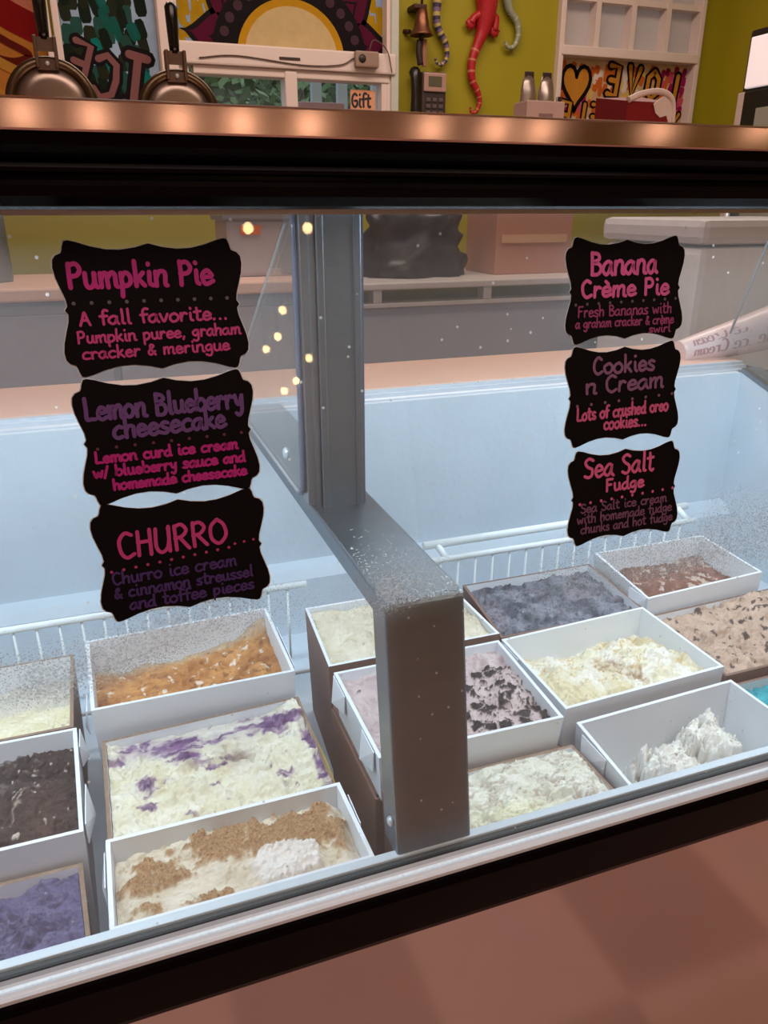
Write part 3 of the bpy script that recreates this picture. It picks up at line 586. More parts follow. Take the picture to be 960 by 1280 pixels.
# front glass
m = MB(); TV = (1.298-.83)/K
m.hexa([gp(GX0, .002, 0), gp(GX1, .002, 0), gp(GX1, .002, -.005), gp(GX0, .002, -.005), gp(GX0, TV, 0), gp(GX1, TV, 0), gp(GX1, TV, -.005), gp(GX0, TV, -.005)])
fg = m.build('front_glass', M_glass, FZ)
# condensation film on the inside of the glass
def cond():
    mm = bpy.data.materials.new('condensation'); mm.use_nodes = True; nt = mm.node_tree; n = nt.nodes; L = nt.links; n.remove(n['Principled BSDF'])
    tc = n.new('ShaderNodeTexCoord'); vo = n.new('ShaderNodeTexVoronoi'); vo.inputs['Scale'].default_value = 760; L.new(tc.outputs['Object'], vo.inputs['Vector'])
    at = n.new('ShaderNodeAttribute'); at.attribute_name = 'wet'
    ns = n.new('ShaderNodeTexNoise'); ns.inputs['Scale'].default_value = 20; ns.inputs['Detail'].default_value = 4; L.new(tc.outputs['Object'], ns.inputs['Vector'])
    a = n.new('ShaderNodeMath'); a.operation = 'MULTIPLY'; L.new(at.outputs['Fac'], a.inputs[0]); L.new(ns.outputs[0], a.inputs[1])
    a2 = n.new('ShaderNodeMath'); a2.operation = 'MULTIPLY'; a2.inputs[1].default_value = 1.1; L.new(a.outputs[0], a2.inputs[0])
    lt = n.new('ShaderNodeMath'); lt.operation = 'LESS_THAN'; L.new(vo.outputs['Distance'], lt.inputs[0]); L.new(a2.outputs[0], lt.inputs[1])
    base = n.new('ShaderNodeMath'); base.operation = 'MULTIPLY'; base.inputs[1].default_value = .22; L.new(at.outputs['Fac'], base.inputs[0])
    mx_ = n.new('ShaderNodeMath'); mx_.operation = 'MULTIPLY_ADD'; mx_.inputs[1].default_value = .42; L.new(lt.outputs[0], mx_.inputs[0]); L.new(base.outputs[0], mx_.inputs[2])
    t = n.new('ShaderNodeBsdfTransparent'); d = n.new('ShaderNodeBsdfDiffuse'); tl = n.new('ShaderNodeBsdfTranslucent'); g = n.new('ShaderNodeBsdfGlossy'); g.inputs['Roughness'].default_value = .2
    sp = n.new('ShaderNodeSeparateColor'); L.new(vo.outputs['Color'], sp.inputs[0])
    rp = n.new('ShaderNodeValToRGB'); rp.color_ramp.elements[0].color = (.34, .35, .36, 1); rp.color_ramp.elements[1].color = (.85, .87, .88, 1); L.new(sp.outputs[0], rp.inputs[0])
    L.new(rp.outputs[0], d.inputs[0]); L.new(rp.outputs[0], tl.inputs[0])
    q = n.new('ShaderNodeMixShader'); q.inputs[0].default_value = .5; L.new(d.outputs[0], q.inputs[1]); L.new(tl.outputs[0], q.inputs[2])
    q2 = n.new('ShaderNodeMixShader'); q2.inputs[0].default_value = .12; L.new(q.outputs[0], q2.inputs[1]); L.new(g.outputs[0], q2.inputs[2])
    r = n.new('ShaderNodeMixShader'); L.new(mx_.outputs[0], r.inputs[0]); L.new(t.outputs[0], r.inputs[1]); L.new(q2.outputs[0], r.inputs[2]); L.new(r.outputs[0], n['Material Output'].inputs[0]); return mm
m = MB(); NU, NV = 150, 16; wet = []
for j in range(NV+1):
    for i in range(NU+1):
        u = -.35+(1.02+.35)*i/NU; v = .14+.17*j/NV; m.v.append(gp(u, v, -.0056))
        c = .212+.010*math.sin(u*9)+.006*math.sin(u*31); top = .034 if u < .30 else .045
        d_ = (v-c); e = max(0, 1-abs(d_)/(top if d_ > 0 else .028))
        gap = 1-math.exp(-((u-.245)/.055)**2)*.9
        if .075 < u < .16: gap *= .55
        if u > .44: e = max(e, .8*max(0, 1-abs(v-.225)/.06))
        wet.append(min(1, e*1.4)*gap)
for j in range(NV):
    for i in range(NU):
        a = j*(NU+1)+i; m.f.append([a, a+1, a+NU+2, a+NU+1]); m.mi.append(0); m.sm.append(False)
cf = m.build('condensation_film', cond(), fg)
at = cf.data.attributes.new('wet', 'FLOAT', 'POINT'); at.data.foreach_set('value', wet)
cf['kind'] = 'stuff'
# header and counter top
m = MB(); R_ = .0075
nose = [(1.11, 1.3495), (.4505, 1.3495), (.4483, 1.3490), (.4468, 1.3478), (.4450, 1.3352), (.4455, 1.3342), (.4470, 1.3335), (1.11, 1.3335)]
m.prism(nose, 'x', FX0-.04, FX1+.04, 0, False); m.build('counter_top', M_steel_h, FZ)
m = MB()
mp_ = [(.452, 1.3335), (.4535, 1.3285), (.458, 1.324), (.4600, 1.3215), (.4575, 1.3205), (.4565, 1.3185), (.4575, 1.3165), (.4600, 1.3155), (.4600, 1.3135), (.4565, 1.3125), (.4560, 1.3100), (.4580, 1.3050), (.4640, 1.3000), (.4700, 1.2985), (.4790, 1.2985), (.4950, 1.2990), (.4980, 1.3150), (.4980, 1.3335)]
m.prism(mp_, 'x', FX0-.03, FX1+.03); m.build('header_moulding', M_black, FZ)
m = MB(); m.box(FX0-.02, FX1+.02, .498, 1.10, 1.3125, 1.3335); m.build('canopy_underside', mat('canopy_white', (206, 208, 210), .5), FZ)
m = MB(); m.prism([(.4775, 1.2955), (.4775, 1.2985), (.4945, 1.2985), (.4945, 1.2955)], 'x', FX0, FX1); m.build('top_glass_channel', M_alum, FZ)
m = MB(); m.box(FX0+.05, FX1-.06, .548, .582, 1.304, 1.3125, b=.002); m.box(FX0+.05, FX1-.06, .915, .945, 1.304, 1.3125, b=.002); m.build('lamp_housing', M_alum, FZ)
m = MB(); m.box(FX0-.02, FX0+.01, .93, 1.0, 1.03, 1.3125, b=.003); m.build('corner_post', M_steel, FZ)
m = MB(); m.box(FX1-.01, FX1+.02, .93, 1.0, 1.03, 1.3125, b=.003); m.build('corner_post', M_steel, FZ)

# wire rack at the back of the well
t = thing('wire_rack', 'white coated wire rack along the left back of the freezer well', 'rack', (0, .85, LZ))
RKN = 'racks standing at the back of the freezer well'
def rack(t, x0, x1, step, y=.842, zt=.862, hi=None):
    m = MB(); m.tube([(x0, y, zt), (x1, y, zt)], .0042, 8); m.build('top_rail', M_wire, t)
    m = MB(); m.tube([(x0, y, LZ+.05), (x1, y, LZ+.05)], .003, 8); m.build('bottom_rail', M_wire, t)
    m = MB(); x = x0+.006
    while x < x1: m.tube([(x, y+.001, LZ), (x, y+.001, zt)], .0016, 6); x += step
    m.build('wire', M_wire, t)
    if hi:
        m = MB(); m.tube([(hi[0], hi[2], hi[3]), (hi[1], hi[2]+.004, hi[3])], .0055, 10)
        for x in hi[4]: m.tube([(x, hi[2], hi[3]), (x+.008, y, zt)], .0045, 8)
        m.build('guard_rail', M_wire, t)
rack(t, -.72, .198, .024); t['group'] = RKN
t = thing('wire_rack', 'white coated wire rack with guard rail at the right back of the well', 'rack', (.6, .85, LZ), RKN)
rack(t, .352, .80, .026, .848, .862, (.366, .80, .866, .877, (.385, .60, .78)))

# ------------------------------------------------------------------ tubs
def fb(x, y, sd=0, o=4, h=.8): return NZ.fractal(V((x, y, sd*7.3)), h, 2.0, o)
def rg(x, y, sd=0, o=4): return NZ.ridged_multi_fractal(V((x, y, sd*5.1)), .9, 2.1, o, 1.0, 2.0)
def tb(x, y, sd=0, o=4): return NZ.turbulence(V((x, y, sd*3.7)), o, False)
def ss(a, b, x):
    t = max(0, min(1, (x-a)/(b-a))); return t*t*(3-2*t)
def mixc(a, b, t):
    t = max(0, min(1, t)); return tuple(a[i]+(b[i]-a[i])*t for i in range(3))
def blob(u, v, cu, cv, ru, rv): return math.exp(-((u-cu)/ru)**2-((v-cv)/rv)**2)
def cream_mat():
    mm = bpy.data.materials.new('ice_cream'); mm.use_nodes = True; nt = mm.node_tree; n = nt.nodes; L = nt.links; b = n['Principled BSDF']
    at = n.new('ShaderNodeAttribute'); at.attribute_name = 'flavour'; L.new(at.outputs['Color'], b.inputs['Base Color'])
    b.inputs['Roughness'].default_value = .48; b.inputs['Specular IOR Level'].default_value = .35
    tc = n.new('ShaderNodeTexCoord'); ns = n.new('ShaderNodeTexNoise'); ns.inputs['Scale'].default_value = 300; ns.inputs['Detail'].default_value = 7; ns.inputs['Roughness'].default_value = .7; L.new(tc.outputs['Object'], ns.inputs['Vector'])
    bp = n.new('ShaderNodeBump'); bp.inputs['Strength'].default_value = .8; bp.inputs['Distance'].default_value = .002; L.new(ns.outputs[0], bp.inputs['Height']); L.new(bp.outputs[0], b.inputs['Normal'])
    return mm
M_cream_ice = cream_mat()
def bil(q, u, v):   # q: back-left, back-right, front-right, front-left
    a = V(q[3])*(1-u)+V(q[2])*u; b = V(q[0])*(1-u)+V(q[1])*u; return a*(1-v)+b*v
def tub(name, label, q, z, style, outer=None, zb=None, nu=210, nv=140, flaps=(), wall=.0035, edge=None, group='ice cream tubs in the freezer well', cut=None):
    outer = outer or M_carton; zb = LZ if zb is None else zb
    cx = sum(p[0] for p in q)/4; cy = sum(p[1] for p in q)/4
    t = thing(name, label, 'ice cream tub', (cx, cy, zb), group)
    def inset(d): return [(p[0]+(d if p[0] < cx else -d), p[1]+(d if p[1] < cy else -d)) for p in q]
    o_t = q; o_b = inset(.004); i_t = inset(wall); i_b = inset(wall+.004)
    m = MB(); vs = []
    for ring, zz in ((o_b, zb), (o_t, z), (i_t, z), (i_b, zb+.004)): vs += [(p[0], p[1], zz) for p in ring]
    fs = [(0, 1, 2, 3), (12, 13, 14, 15)]
    mi = [0, 0]
    for k in range(4):
        k2 = (k+1) % 4
        m.add([vs[k], vs[k2], vs[4+k2], vs[4+k]], [(0, 1, 2, 3)], 0)
        m.add([vs[4+k], vs[4+k2], vs[8+k2], vs[8+k]], [(0, 1, 2, 3)], 1)
        m.add([vs[8+k], vs[8+k2], vs[12+k2], vs[12+k]], [(0, 1, 2, 3)], 2)
    m.add(vs[0:4], [(0, 1, 2, 3)], 0); m.add(vs[12:16], [(0, 1, 2, 3)], 2)
    ca = m.build('carton', [outer, edge or outer, M_carton], t)
    for fl in flaps:   # corner flap glued on an outer side: (x,y) top-front point, direction, sizes
        (fx, fy), (dx, dy), (ox, oy), ln, dp = fl
        m = MB(); a = (fx+ox*.0008, fy+oy*.0008)
        pts = [(a[0], a[1], z-.001), (a[0]+dx*ln, a[1]+dy*ln, z-.001), (a[0]+dx*ln*.8+ox*.005, a[1]+dy*ln*.8+oy*.005, z-dp), (a[0]+dx*.002, a[1]+dy*.002, z-dp*.85)]
        m.add(pts + [(p[0]+ox*.0008, p[1]+oy*.0008, p[2]) for p in pts], [(0, 1, 2, 3), (4, 5, 6, 7), (0, 1, 5, 4), (1, 2, 6, 5), (2, 3, 7, 6), (3, 0, 4, 7)]); m.build('flap', M_carton, ca)
    ii = inset(wall+.0008)
    me = MB(); cl = []
    W = (V(q[1])-V(q[0])).length; D = (V(q[0])-V(q[3])).length
    for j in range(nv+1):
        for i in range(nu+1):
            u, v = i/nu, j/nv
            dep, c = style(u, v, u*W*100, v*D*100)
            p = bil(ii, u, v); me.v.append((p.x, p.y, max(zb+.006, z-dep))); cl.append(lin(c) + (1,))
    for j in range(nv):
        for i in range(nu):
            a = j*(nu+1)+i; me.f.append([a, a+1, a+nu+2, a+nu+1]); me.mi.append(0); me.sm.append(True)
    d = bpy.data.meshes.new('ice_cream'); d.from_pydata(me.v, [], me.f); d.materials.append(M_cream_ice)
    d.polygons.foreach_set('use_smooth', me.sm)
    ca_ = d.color_attributes.new('flavour', 'FLOAT_COLOR', 'POINT'); ca_.data.foreach_set('color', [x for c in cl for x in c])
    o = bpy.data.objects.new('ice_cream', d); COL.objects.link(o); par(o, t)
    return t, ca
def scoop(X, Y, sd, a=1.0, fx=1.0, fy=1.0):   # scraped ice cream relief in metres
    wx = X+1.8*fb(X*.4, Y*.4, sd+3, 3); wy = Y+1.8*fb(X*.4+9, Y*.4, sd+4, 3); lump = abs(NZ.noise(V((wx*.26*fx, wy*.34*fy, sd+.5))))
    return a*(.0050*fb(wx*.22*fx, wy*.22*fy, sd, 2) + .0090*(lump-.2) + .0026*(rg(wx*.34*fx, wy*.95*fy, sd+1, 6)-1.0) + .0010*fb(X*2.6*fx, Y*2.6*fy, sd+2, 5))

def st_churro(u, v, X, Y):
    h = scoop(X, Y, 1, 1.0); dep = .010-.7*h+.012*ss(.9, 1, v)+.010*ss(.93, 1, u)+.006*ss(.1, 0, u)
    c = mixc((232, 222, 205), (210, 196, 172), .5+.6*fb(X*.5, Y*.5, 2))
    k = max(blob(u, v, .16, .55, .15, .24), blob(u, v, .44, .72, .16, .26), blob(u, v, .80, .62, .22, .36), .95*blob(u, v, .62, .66, .14, .24), .75*blob(u, v, .36, .08, .12, .10), .6*blob(u, v, .1, .15, .08, .12))
    k = ss(.35, .6, k+.35*fb(X*.8, Y*.8, 5, 5))
    if k > 0:
        g = fb(X*7, Y*7, 6, 3); dep -= k*(.003+.0022*g); c = mixc(c, mixc((200, 164, 120), (146, 108, 72), .5+.9*g), k)
    l = blob(u, v, .68, .26, .16, .24); l = ss(.3, .5, l+.10*fb(X*1.2, Y*1.2, 8))
    if l > 0: dep -= l*(.006+.002*fb(X*2.5, Y*2.5, 9)); c = mixc(c, (238, 232, 226), l)
    return dep, c
def st_lemon(u, v, X, Y):
    lo = ss(.55, .95, v)*ss(1.0, .8, u)*ss(0, .1, u)
    h = scoop(X, Y, 11, 1.5*(1-.5*lo)); dep = .004-h*(1-.4*lo)+.006*lo
    if u > .86: dep -= .004*ss(.86, .93, u)
    c = mixc((238, 234, 218), (224, 216, 186), .5+.7*fb(X*.5, Y*.5, 12))
    c = mixc(c, (208, 202, 196), lo*.7)
    wv = fb(X*.45+.8*fb(X*.3, Y*.3, 13), Y*.8, 14, 5)
    bs = .75*blob(u, v, .22, .90, .22, .10)+.8*blob(u, v, .36, .70, .07, .16)+1.0*blob(u, v, .86, .84, .10, .13)+.45*blob(u, v, .58, .84, .2, .1)+.5*blob(u, v, .55, .56, .14, .07)+.4*blob(u, v, .18, .45, .1, .12)+.8*ss(.94, .98, u)*ss(.9, .6, v)
    k = .25*ss(.2, .5, bs+.5*wv)+.75*ss(.34, .85, bs*.85+.75*wv)
    c = mixc(c, mixc((122, 84, 132), (74, 42, 88), .5+fb(X, Y, 17)), .88*k)
    b = blob(u, v, .62, .55, .07, .1); c = mixc(c, (150, 130, 112), .8*b); dep += .006*b
    return dep, c
def st_pumpkin(u, v, X, Y):
    prof = .030+.014*v-.014*ss(.55, .95, u)*ss(.1, .8, v)
    h = scoop(X, Y, 21, .9); dep = prof-h
    c = mixc((212, 156, 94), (172, 114, 62), .5+.8*fb(X*.6, Y*.6, 22))
    c = mixc(c, (150, 100, 60), ss(.35, .6, fb(X*.7, Y*1.2, 23)+.35*blob(u, v, .6, .3, .2, .2)))
    c = mixc(c, (236, 220, 204), ss(.30, .42, fb(X*.9, Y*.9, 24)*.6+.6*blob(u, v, .5, .22, .14, .16)+.3*blob(u, v, .3, .1, .08, .1)))
    e = ss(.88, .99, v); dep -= .016*e*ss(.8, .98, u); c = mixc(c, (200, 186, 164), .7*ss(.86, .97, v))
    return dep, c
def vanilla(sd, a, b, base=.006, amp=.8, fx=1, fy=1):
    def f(u, v, X, Y):
        h = scoop(X, Y, sd, amp, fx, fy); c = mixc(a, b, .5+.7*fb(X*.5, Y*.5, sd+1)); return base-h, c
    return f
def st_french(u, v, X, Y):
    h = scoop(X, Y, 31, 1.0); c = mixc((236, 230, 206), (220, 210, 172), .5+.7*fb(X*.5, Y*.5, 32)); return .010+.020*ss(.35, .6, v)-h, mixc(c, (206, 202, 190), ss(.5, .7, v))
def st_choc(u, v, X, Y):
    h = scoop(X, Y, 41, 1.2); dep = .012-h+.008*ss(.4, .9, v)
    c = mixc((66, 50, 46), (36, 24, 22), .5+.9*fb(X*.5, Y*.5, 42))
    k = ss(.05, .3, fb(X*.45+.5*Y, Y*.35-.2*X, 43, 4)); c = mixc(c, (126, 118, 116), k*ss(.45, .85, v)*ss(.97, .75, u)*.9)
    c = mixc(c, (92, 66, 58), blob(u, v, .85, .25, .12, .3)*.7)
    s_ = abs((u-.72)-.35*(v-.35)+.03*fb(X, Y, 44)); c = mixc(c, (196, 176, 160), .9*max(0, 1-s_/.012)*ss(.62, .5, v))
    c = mixc(c, (206, 190, 178), ss(.6, .75, fb(X*1.1, Y*1.1, 45)+.6*blob(u, v, .40, .15, .06, .12)))
    return dep, c
def st_ube(u, v, X, Y):
    k = blob(u, v, .72, .62, .22, .28); h = scoop(X, Y, 51, .8+1.6*k); dep = .012-h-.008*k
    lump = tb(X*1.1, Y*1.1, 52, 4); dep -= k*.006*(lump-.4)
    c = mixc((96, 90, 124), (124, 118, 150), .3+1.2*k*lump+.5*fb(X*.5, Y*.5, 53)); return dep, c
def st_cnc(u, v, X, Y):
    h = scoop(X, Y, 61, .9); dep = .012-h+.008*blob(u, v, .35, .45, .3, .3)
    c = mixc((216, 198, 196), (192, 172, 172), .5+.7*fb(X*.4, Y*.4, 62))
    n1 = NZ.cell(V((X*1.25+.5*fb(X, Y, 63), Y*1.25+.5*fb(X+4, Y, 64), 3.3)))
    d, pp = NZ.voronoi(V((X*.8+.2*fb(X, Y, 68), Y*.8, .3))); ed = d[0]+.15*fb(X*2.2, Y*2.2, 65)
    dens = .9*ss(.45, .72, u)*ss(1.0, .7, v+.1)+.75*blob(u, v, .36, .04, .3, .08)+.55*blob(u, v, .48, .86, .07, .1)
    pick = NZ.cell(V((pp[0][0]*9, pp[0][1]*9, 1.1)))
    k = ss(.06, .12, d[1]-d[0]+.06*fb(X*2, Y*2, 65)) if abs(pick*1.7) % 1 < dens*.46 else 0
    k = max(k, ss(.56, .66, fb(X*2.0, Y*2.0, 66, 3)+.25*dens)*.9*(1 if dens > .3 else .0))
    for (a, b, r) in ((.17, .62, .026), (.08, .83, .014), (.44, .88, .03), (.52, .86, .028), (.60, .9, .02)):
        k = max(k, ss(1, .6, math.hypot(u-a, (v-b)*.75)/r))
    dep -= .0022*k; c = mixc(c, mixc((58, 50, 52), (30, 26, 28), fb(X*4, Y*4, 67)+.5), k); return dep, c
def st_front(u, v, X, Y):
    h = scoop(X, Y, 71, 1.1); dep = -.004-h+.006*(ss(.9, 1, v)+ss(.1, 0, u)+ss(.9, 1, u))
    c = mixc((238, 238, 228), (222, 222, 206), .5+.7*fb(X*.5, Y*.5, 72)); s_ = fb(X*.25, Y*.55+.3*fb(X*.4, Y*.4, 74), 73)
    c = mixc(c, (206, 192, 184), ss(.10, .0, abs(s_-.06))*.9); c = mixc(c, (234, 232, 188), .6*blob(u, v, .5, .15, .2, .2)); dep += .004*ss(.10, .0, abs(s_-.06)); return dep, c
def st_banana(u, v, X, Y):
    prof = .026+.014*ss(.5, 1, v)-.012*blob(u, v, .2, .25, .3, .5)-.012*blob(u, v, .75, .4, .25, .3); h = scoop(X, Y, 81, 1.5); dep = prof-h
    c = mixc((242, 238, 226), (228, 216, 180), .5+.9*fb(X*.35, Y*.35, 82)+.4*blob(u, v, .2, .3, .25, .4))
    s_ = fb(X*.3, Y*.4, 83); c = mixc(c, (206, 170, 108), .75*ss(.10, 0, abs(s_-.08))*ss(.15, .4, v))
    b = max(blob(u, v, .52, .52, .11, .2), .9*blob(u, v, .60, .30, .06, .14), .6*blob(u, v, .76, .72, .07, .1)); k = ss(.3, .6, b+.35*fb(X*.9, Y*.9, 84))
    k *= .35+.65*ss(-.1, .2, fb(X*1.6, Y*1.6, 85, 4)); c = mixc(c, mixc((190, 160, 124), (146, 112, 84), .5+fb(X*2, Y*2, 86)), .8*k); dep += .003*k; return dep, c
def st_low(u, v, X, Y):
    k = max(blob(u, v, .38, .42, .26, .35), blob(u, v, .70, .60, .17, .4)); k = max(0, k*(1+.5*fb(X*.9, Y*.7, 93, 4))+.12*fb(X*1.8, Y*1.2, 94, 4)*ss(.05, .3, k)); h = scoop(X, Y, 91, 1.3)
    dep = .075-.050*ss(.1, .8, k)-h*(.8+.6*k)-.012*blob(u, v, .78, .8, .06, .12)
    c = mixc((226, 226, 222), (240, 238, 230), k); c = mixc(c, (176, 168, 156), ss(.38, .55, fb(X*1.3, Y*1.8, 92, 3))*k); return dep, c
def st_dark(u, v, X, Y):
    h = scoop(X, Y, 101, 1.3); dep = .012-h; c = mixc((134, 138, 150), (74, 78, 92), .5+1.1*fb(X*.5, Y*.5, 102)); c = mixc(c, (132, 122, 132), ss(.1, .4, fb(X*.3, Y*.3, 103))*.6)
    c = mixc(c, (44, 48, 58), ss(.07, .0, abs(fb(X*.5, Y*.8, 104)))*.8); return dep, c
def st_fudge(u, v, X, Y):
    h = scoop(X, Y, 111, .6); dep = .034-h; c = mixc((138, 92, 76), (104, 64, 50), .5+.8*fb(X*.6, Y*.6, 112)); c = mixc(c, (190, 170, 156), ss(.3, .5, fb(X*.8, Y*.6, 113)+.6*blob(u, v, .82, .4, .1, .3))); return dep, c
def st_tan(u, v, X, Y):
    h = scoop(X, Y, 121, 1.3); dep = .006-h-.010*blob(u, v, .75, .75, .2, .25); c = mixc((206, 178, 158), (182, 154, 134), .5+.7*fb(X*.5, Y*.5, 122))
    s_ = fb(X*.9, Y*.9, 123, 5)+.35*blob(u, v, .75, .7, .2, .2); c = mixc(c, (86, 70, 64), ss(.42, .52, s_)); k = ss(.07, .0, u+.02*fb(X, Y*2, 124)); c = mixc(c, (92, 82, 80), k*ss(-.1, .1, fb(X*2, Y*2, 125)+.1)); return dep, c
def st_teal(u, v, X, Y):
    h = scoop(X, Y, 131, 1.0); return .010-h, mixc((58, 176, 184), (30, 140, 156), .5+.7*fb(X*.6, Y*.6, 132))

tub('ice_cream_tub', 'white tub of cream ice cream with brown crumbs and a white scoop', [(-.050, .520), (.145, .521), (.147, .431), (-.049, .431)], .83, st_churro,
    flaps=[((-.050, .472), (0, 1), (-1, 0), .036, .030), ((.1465, .470), (0, 1), (1, 0), .035, .030)])
lt, lc = tub('ice_cream_tub', 'tub of pale yellow ice cream swirled with purple under white edge', [(-.053, .676), (.147, .684), (.146, .530), (-.050, .530)], .811, st_lemon, outer=M_brown, edge=M_corr)
m = MB(); m.prism([(.54, .70), (.54, .802), (.58, .806), (.66, .800), (.678, .79), (.678, .70)], 'x', .1475, .1495); m.build('yellow_wrap', mat('yellow_film', (186, 164, 60), .35), lt)
tub('ice_cream_tub', 'white tub half full of orange pumpkin ice cream', [(-.064, .828), (.145, .837), (.146, .689), (-.059, .688)], .840, st_pumpkin, flaps=[((.1465, .70), (0, 1), (1, 0), .09, .030), ((-.062, .69), (0, 1), (-1, 0), .03, .035)])
tub('ice_cream_tub', 'tub of pale yellow vanilla ice cream at the left edge behind the dark chocolate tub', [(-.285, .828), (-.079, .828), (-.077, .688), (-.283, .688)], .826, st_french, outer=M_brown, edge=M_corr)
tub('ice_cream_tub', 'white tub of dark chocolate ice cream with grey frost smears', [(-.276, .683), (-.0735, .680), (-.0665, .536), (-.270, .536)], .830, st_choc, flaps=[((-.072, .65), (0, 1), (1, 0), .028, .030), ((-.0665, .545), (0, 1), (1, 0), .05, .028)])
tub('ice_cream_tub', 'tub of purple ice cream with rough lumps and corrugated edge', [(-.275, .533), (-.071, .532), (-.063, .431), (-.268, .431)], .802, st_ube, outer=M_brown, edge=M_corr)
tub('ice_cream_tub', 'brown tub of smooth cream vanilla ice cream behind the steel frame', [(.192, .828), (.388, .828), (.392, .692), (.184, .692)], .835, vanilla(34, (230, 222, 204), (212, 202, 176), .008, .8, .7, 1.6), outer=M_brown, edge=M_carton)
bt = thing('cardboard_tub', 'brown cardboard tub under the white cookie tub', 'tub', (.29, .6, LZ))
m = MB(); m.box(.184, .386, .538, .688, LZ, .784, b=.002); m.build('tub_body', M_brown, bt)
m = MB(); m.box(.186, .384, .540, .686, .784, .788); m.build('top_flap', M_brown, bt)
tub('ice_cream_tub', 'white tub of pale ice cream with crushed black cookie pieces', [(.183, .669), (.378, .669), (.371, .521), (.183, .525)], .842, st_cnc, zb=.789, flaps=[((.183, .625), (0, 1), (-1, 0), .040, .028), ((.183, .535), (0, 1), (-1, 0), .035, .028)])
tub('ice_cream_tub', 'brown tub of white swirled ice cream right of the steel leg', [(.184, .519), (.381, .517), (.383, .431), (.180, .431)], .810, st_front, outer=M_brown, edge=M_corr)
tub('ice_cream_tub', 'white tub of cream banana ice cream with caramel swirl', [(.390, .684), (.594, .694), (.593, .551), (.388, .543)], .832, st_banana, flaps=[((.3895, .64), (0, 1), (-1, 0), .035, .030)])
tub('ice_cream_tub', 'white tub nearly empty of shaggy white ice cream at the front right', [(.394, .532), (.594, .540), (.596, .431), (.388, .431)], .822, st_low, flaps=[((.391, .475), (0, 1), (-1, 0), .040, .028)])
tub('ice_cream_tub', 'tub of dark grey-blue ice cream behind the banana tub', [(.413, .838), (.612, .838), (.603, .698), (.398, .698)], .824, st_dark, outer=M_brown)
tub('ice_cream_tub', 'white tub with a low layer of brown fudge ice cream', [(.622, .842), (.812, .842), (.802, .712), (.606, .700)], .838, st_fudge, flaps=[((.607, .703), (0, 1), (-1, 0), .035, .030)])
tub('ice_cream_tub', 'heaped tub of tan ice cream with dark chips at the right edge', [(.610, .698), (.815, .706), (.808, .556), (.604, .556)], .814, st_tan, outer=M_brown, edge=M_brown)
tub('ice_cream_tub', 'tub of bright teal ice cream at the right edge', [(.606, .548), (.806, .548), (.806, .431), (.603, .431)], .808, st_teal, outer=M_brown)

# ------------------------------------------------------------------ flavour labels on the glass
def plaque():
    q = [(0, .94), (-.14, .885), (-.30, .855), (-.45, .865), (-.60, .91), (-.74, .975), (-.82, 1.0), (-.855, .985), (-.875, .92), (-.885, .86), (-.90, .82), (-.955, .79), (-.99, .73), (-1.0, .62), (-.985, .48), (-.95, .32), (-.915, .17), (-.905, .06), (-.935, .0)]
    top_l = q; left = [(a, -b) for a, b in q[::-1][1:]]
    half = top_l + left            # from top centre down the left to bottom centre
    other = [(-a, b) for a, b in half[::-1][1:-1]]
    return half + other
M_sign = mat('chalkboard_black', (7, 4, 6), .7, 0, .2, 60, spec=.12)
M_signhalo = mat('label_halo_edge', (206, 206, 208), .5)  # white rim imitates the reflected halo around each label
def sign(label, cu, cv, hw, hh, lines, dots):
    t = thing('flavour_label', label, 'label', gp(cu, cv), 'scalloped flavour labels on the front glass')
    pl = plaque()
    for nm, sc, w0, w1, mt in (('halo_rim', 1.012, .0003, .0006, M_signhalo), ('board', 1.0, .0006, .0011, M_sign)):
        m = MB(); n = len(pl); a = [gp(cu+x*hw*sc, cv+y*hh*sc, w0) for x, y in pl]; b = [gp(cu+x*hw*sc, cv+y*hh*sc, w1) for x, y in pl]
        m.add(a+b, [list(range(n)), list(range(2*n-1, n-1, -1))] + [(i, (i+1) % n, n+(i+1) % n, n+i) for i in range(n)]); m.build(nm, mt, t)
    mm = {}; T = lambda a, b, d=0: gp(cu+a/1000, cv+b/1000, .0014+d)
    for (tx, u, v, wd, xh, sw, c, sl) in lines:
        mm.setdefault(c, MB()); write(mm[c], tx, u, v, wd, xh, sw, T, 0, sl)
    for (n, u0, v0, u1, v1, r, c) in dots:
        mm.setdefault(c, MB())
        for i in range(n):
            a, b = u0+(u1-u0)*i/(n-1), v0+(v1-v0)*i/(n-1); mm[c].add([T(a+r*math.cos(k*.785), b+r*math.sin(k*.785)) for k in range(8)], [list(range(8))])
    for c, mb in mm.items(): mb.build('lettering', mat('marker_%d_%d_%d' % c, c, .5, 0, .22, 180), t)
HW, HH = .0525, .0375
MG, RD, PU, DP, DG = (172, 22, 122), (186, 56, 128), (96, 60, 122), (62, 36, 100), (88, 82, 94)
sign('black label reading Pumpkin Pie, topmost of the left column', .0295, .420, HW, HH, [('Pumpkin Pie', -5, 12, 80, 7.5, 2.6, MG, 0), ('A fall favorite...', 0, -8.5, 84, 4.4, 1.5, RD, 0), ('Pumpkin puree, graham', 2, -18, 93, 3.8, 1.3, RD, .01), ('cracker & meringue', -1, -27, 84, 3.8, 1.3, RD, .01)], [(10, -44, 3.6, 42, 3.6, 1.1, DG)])
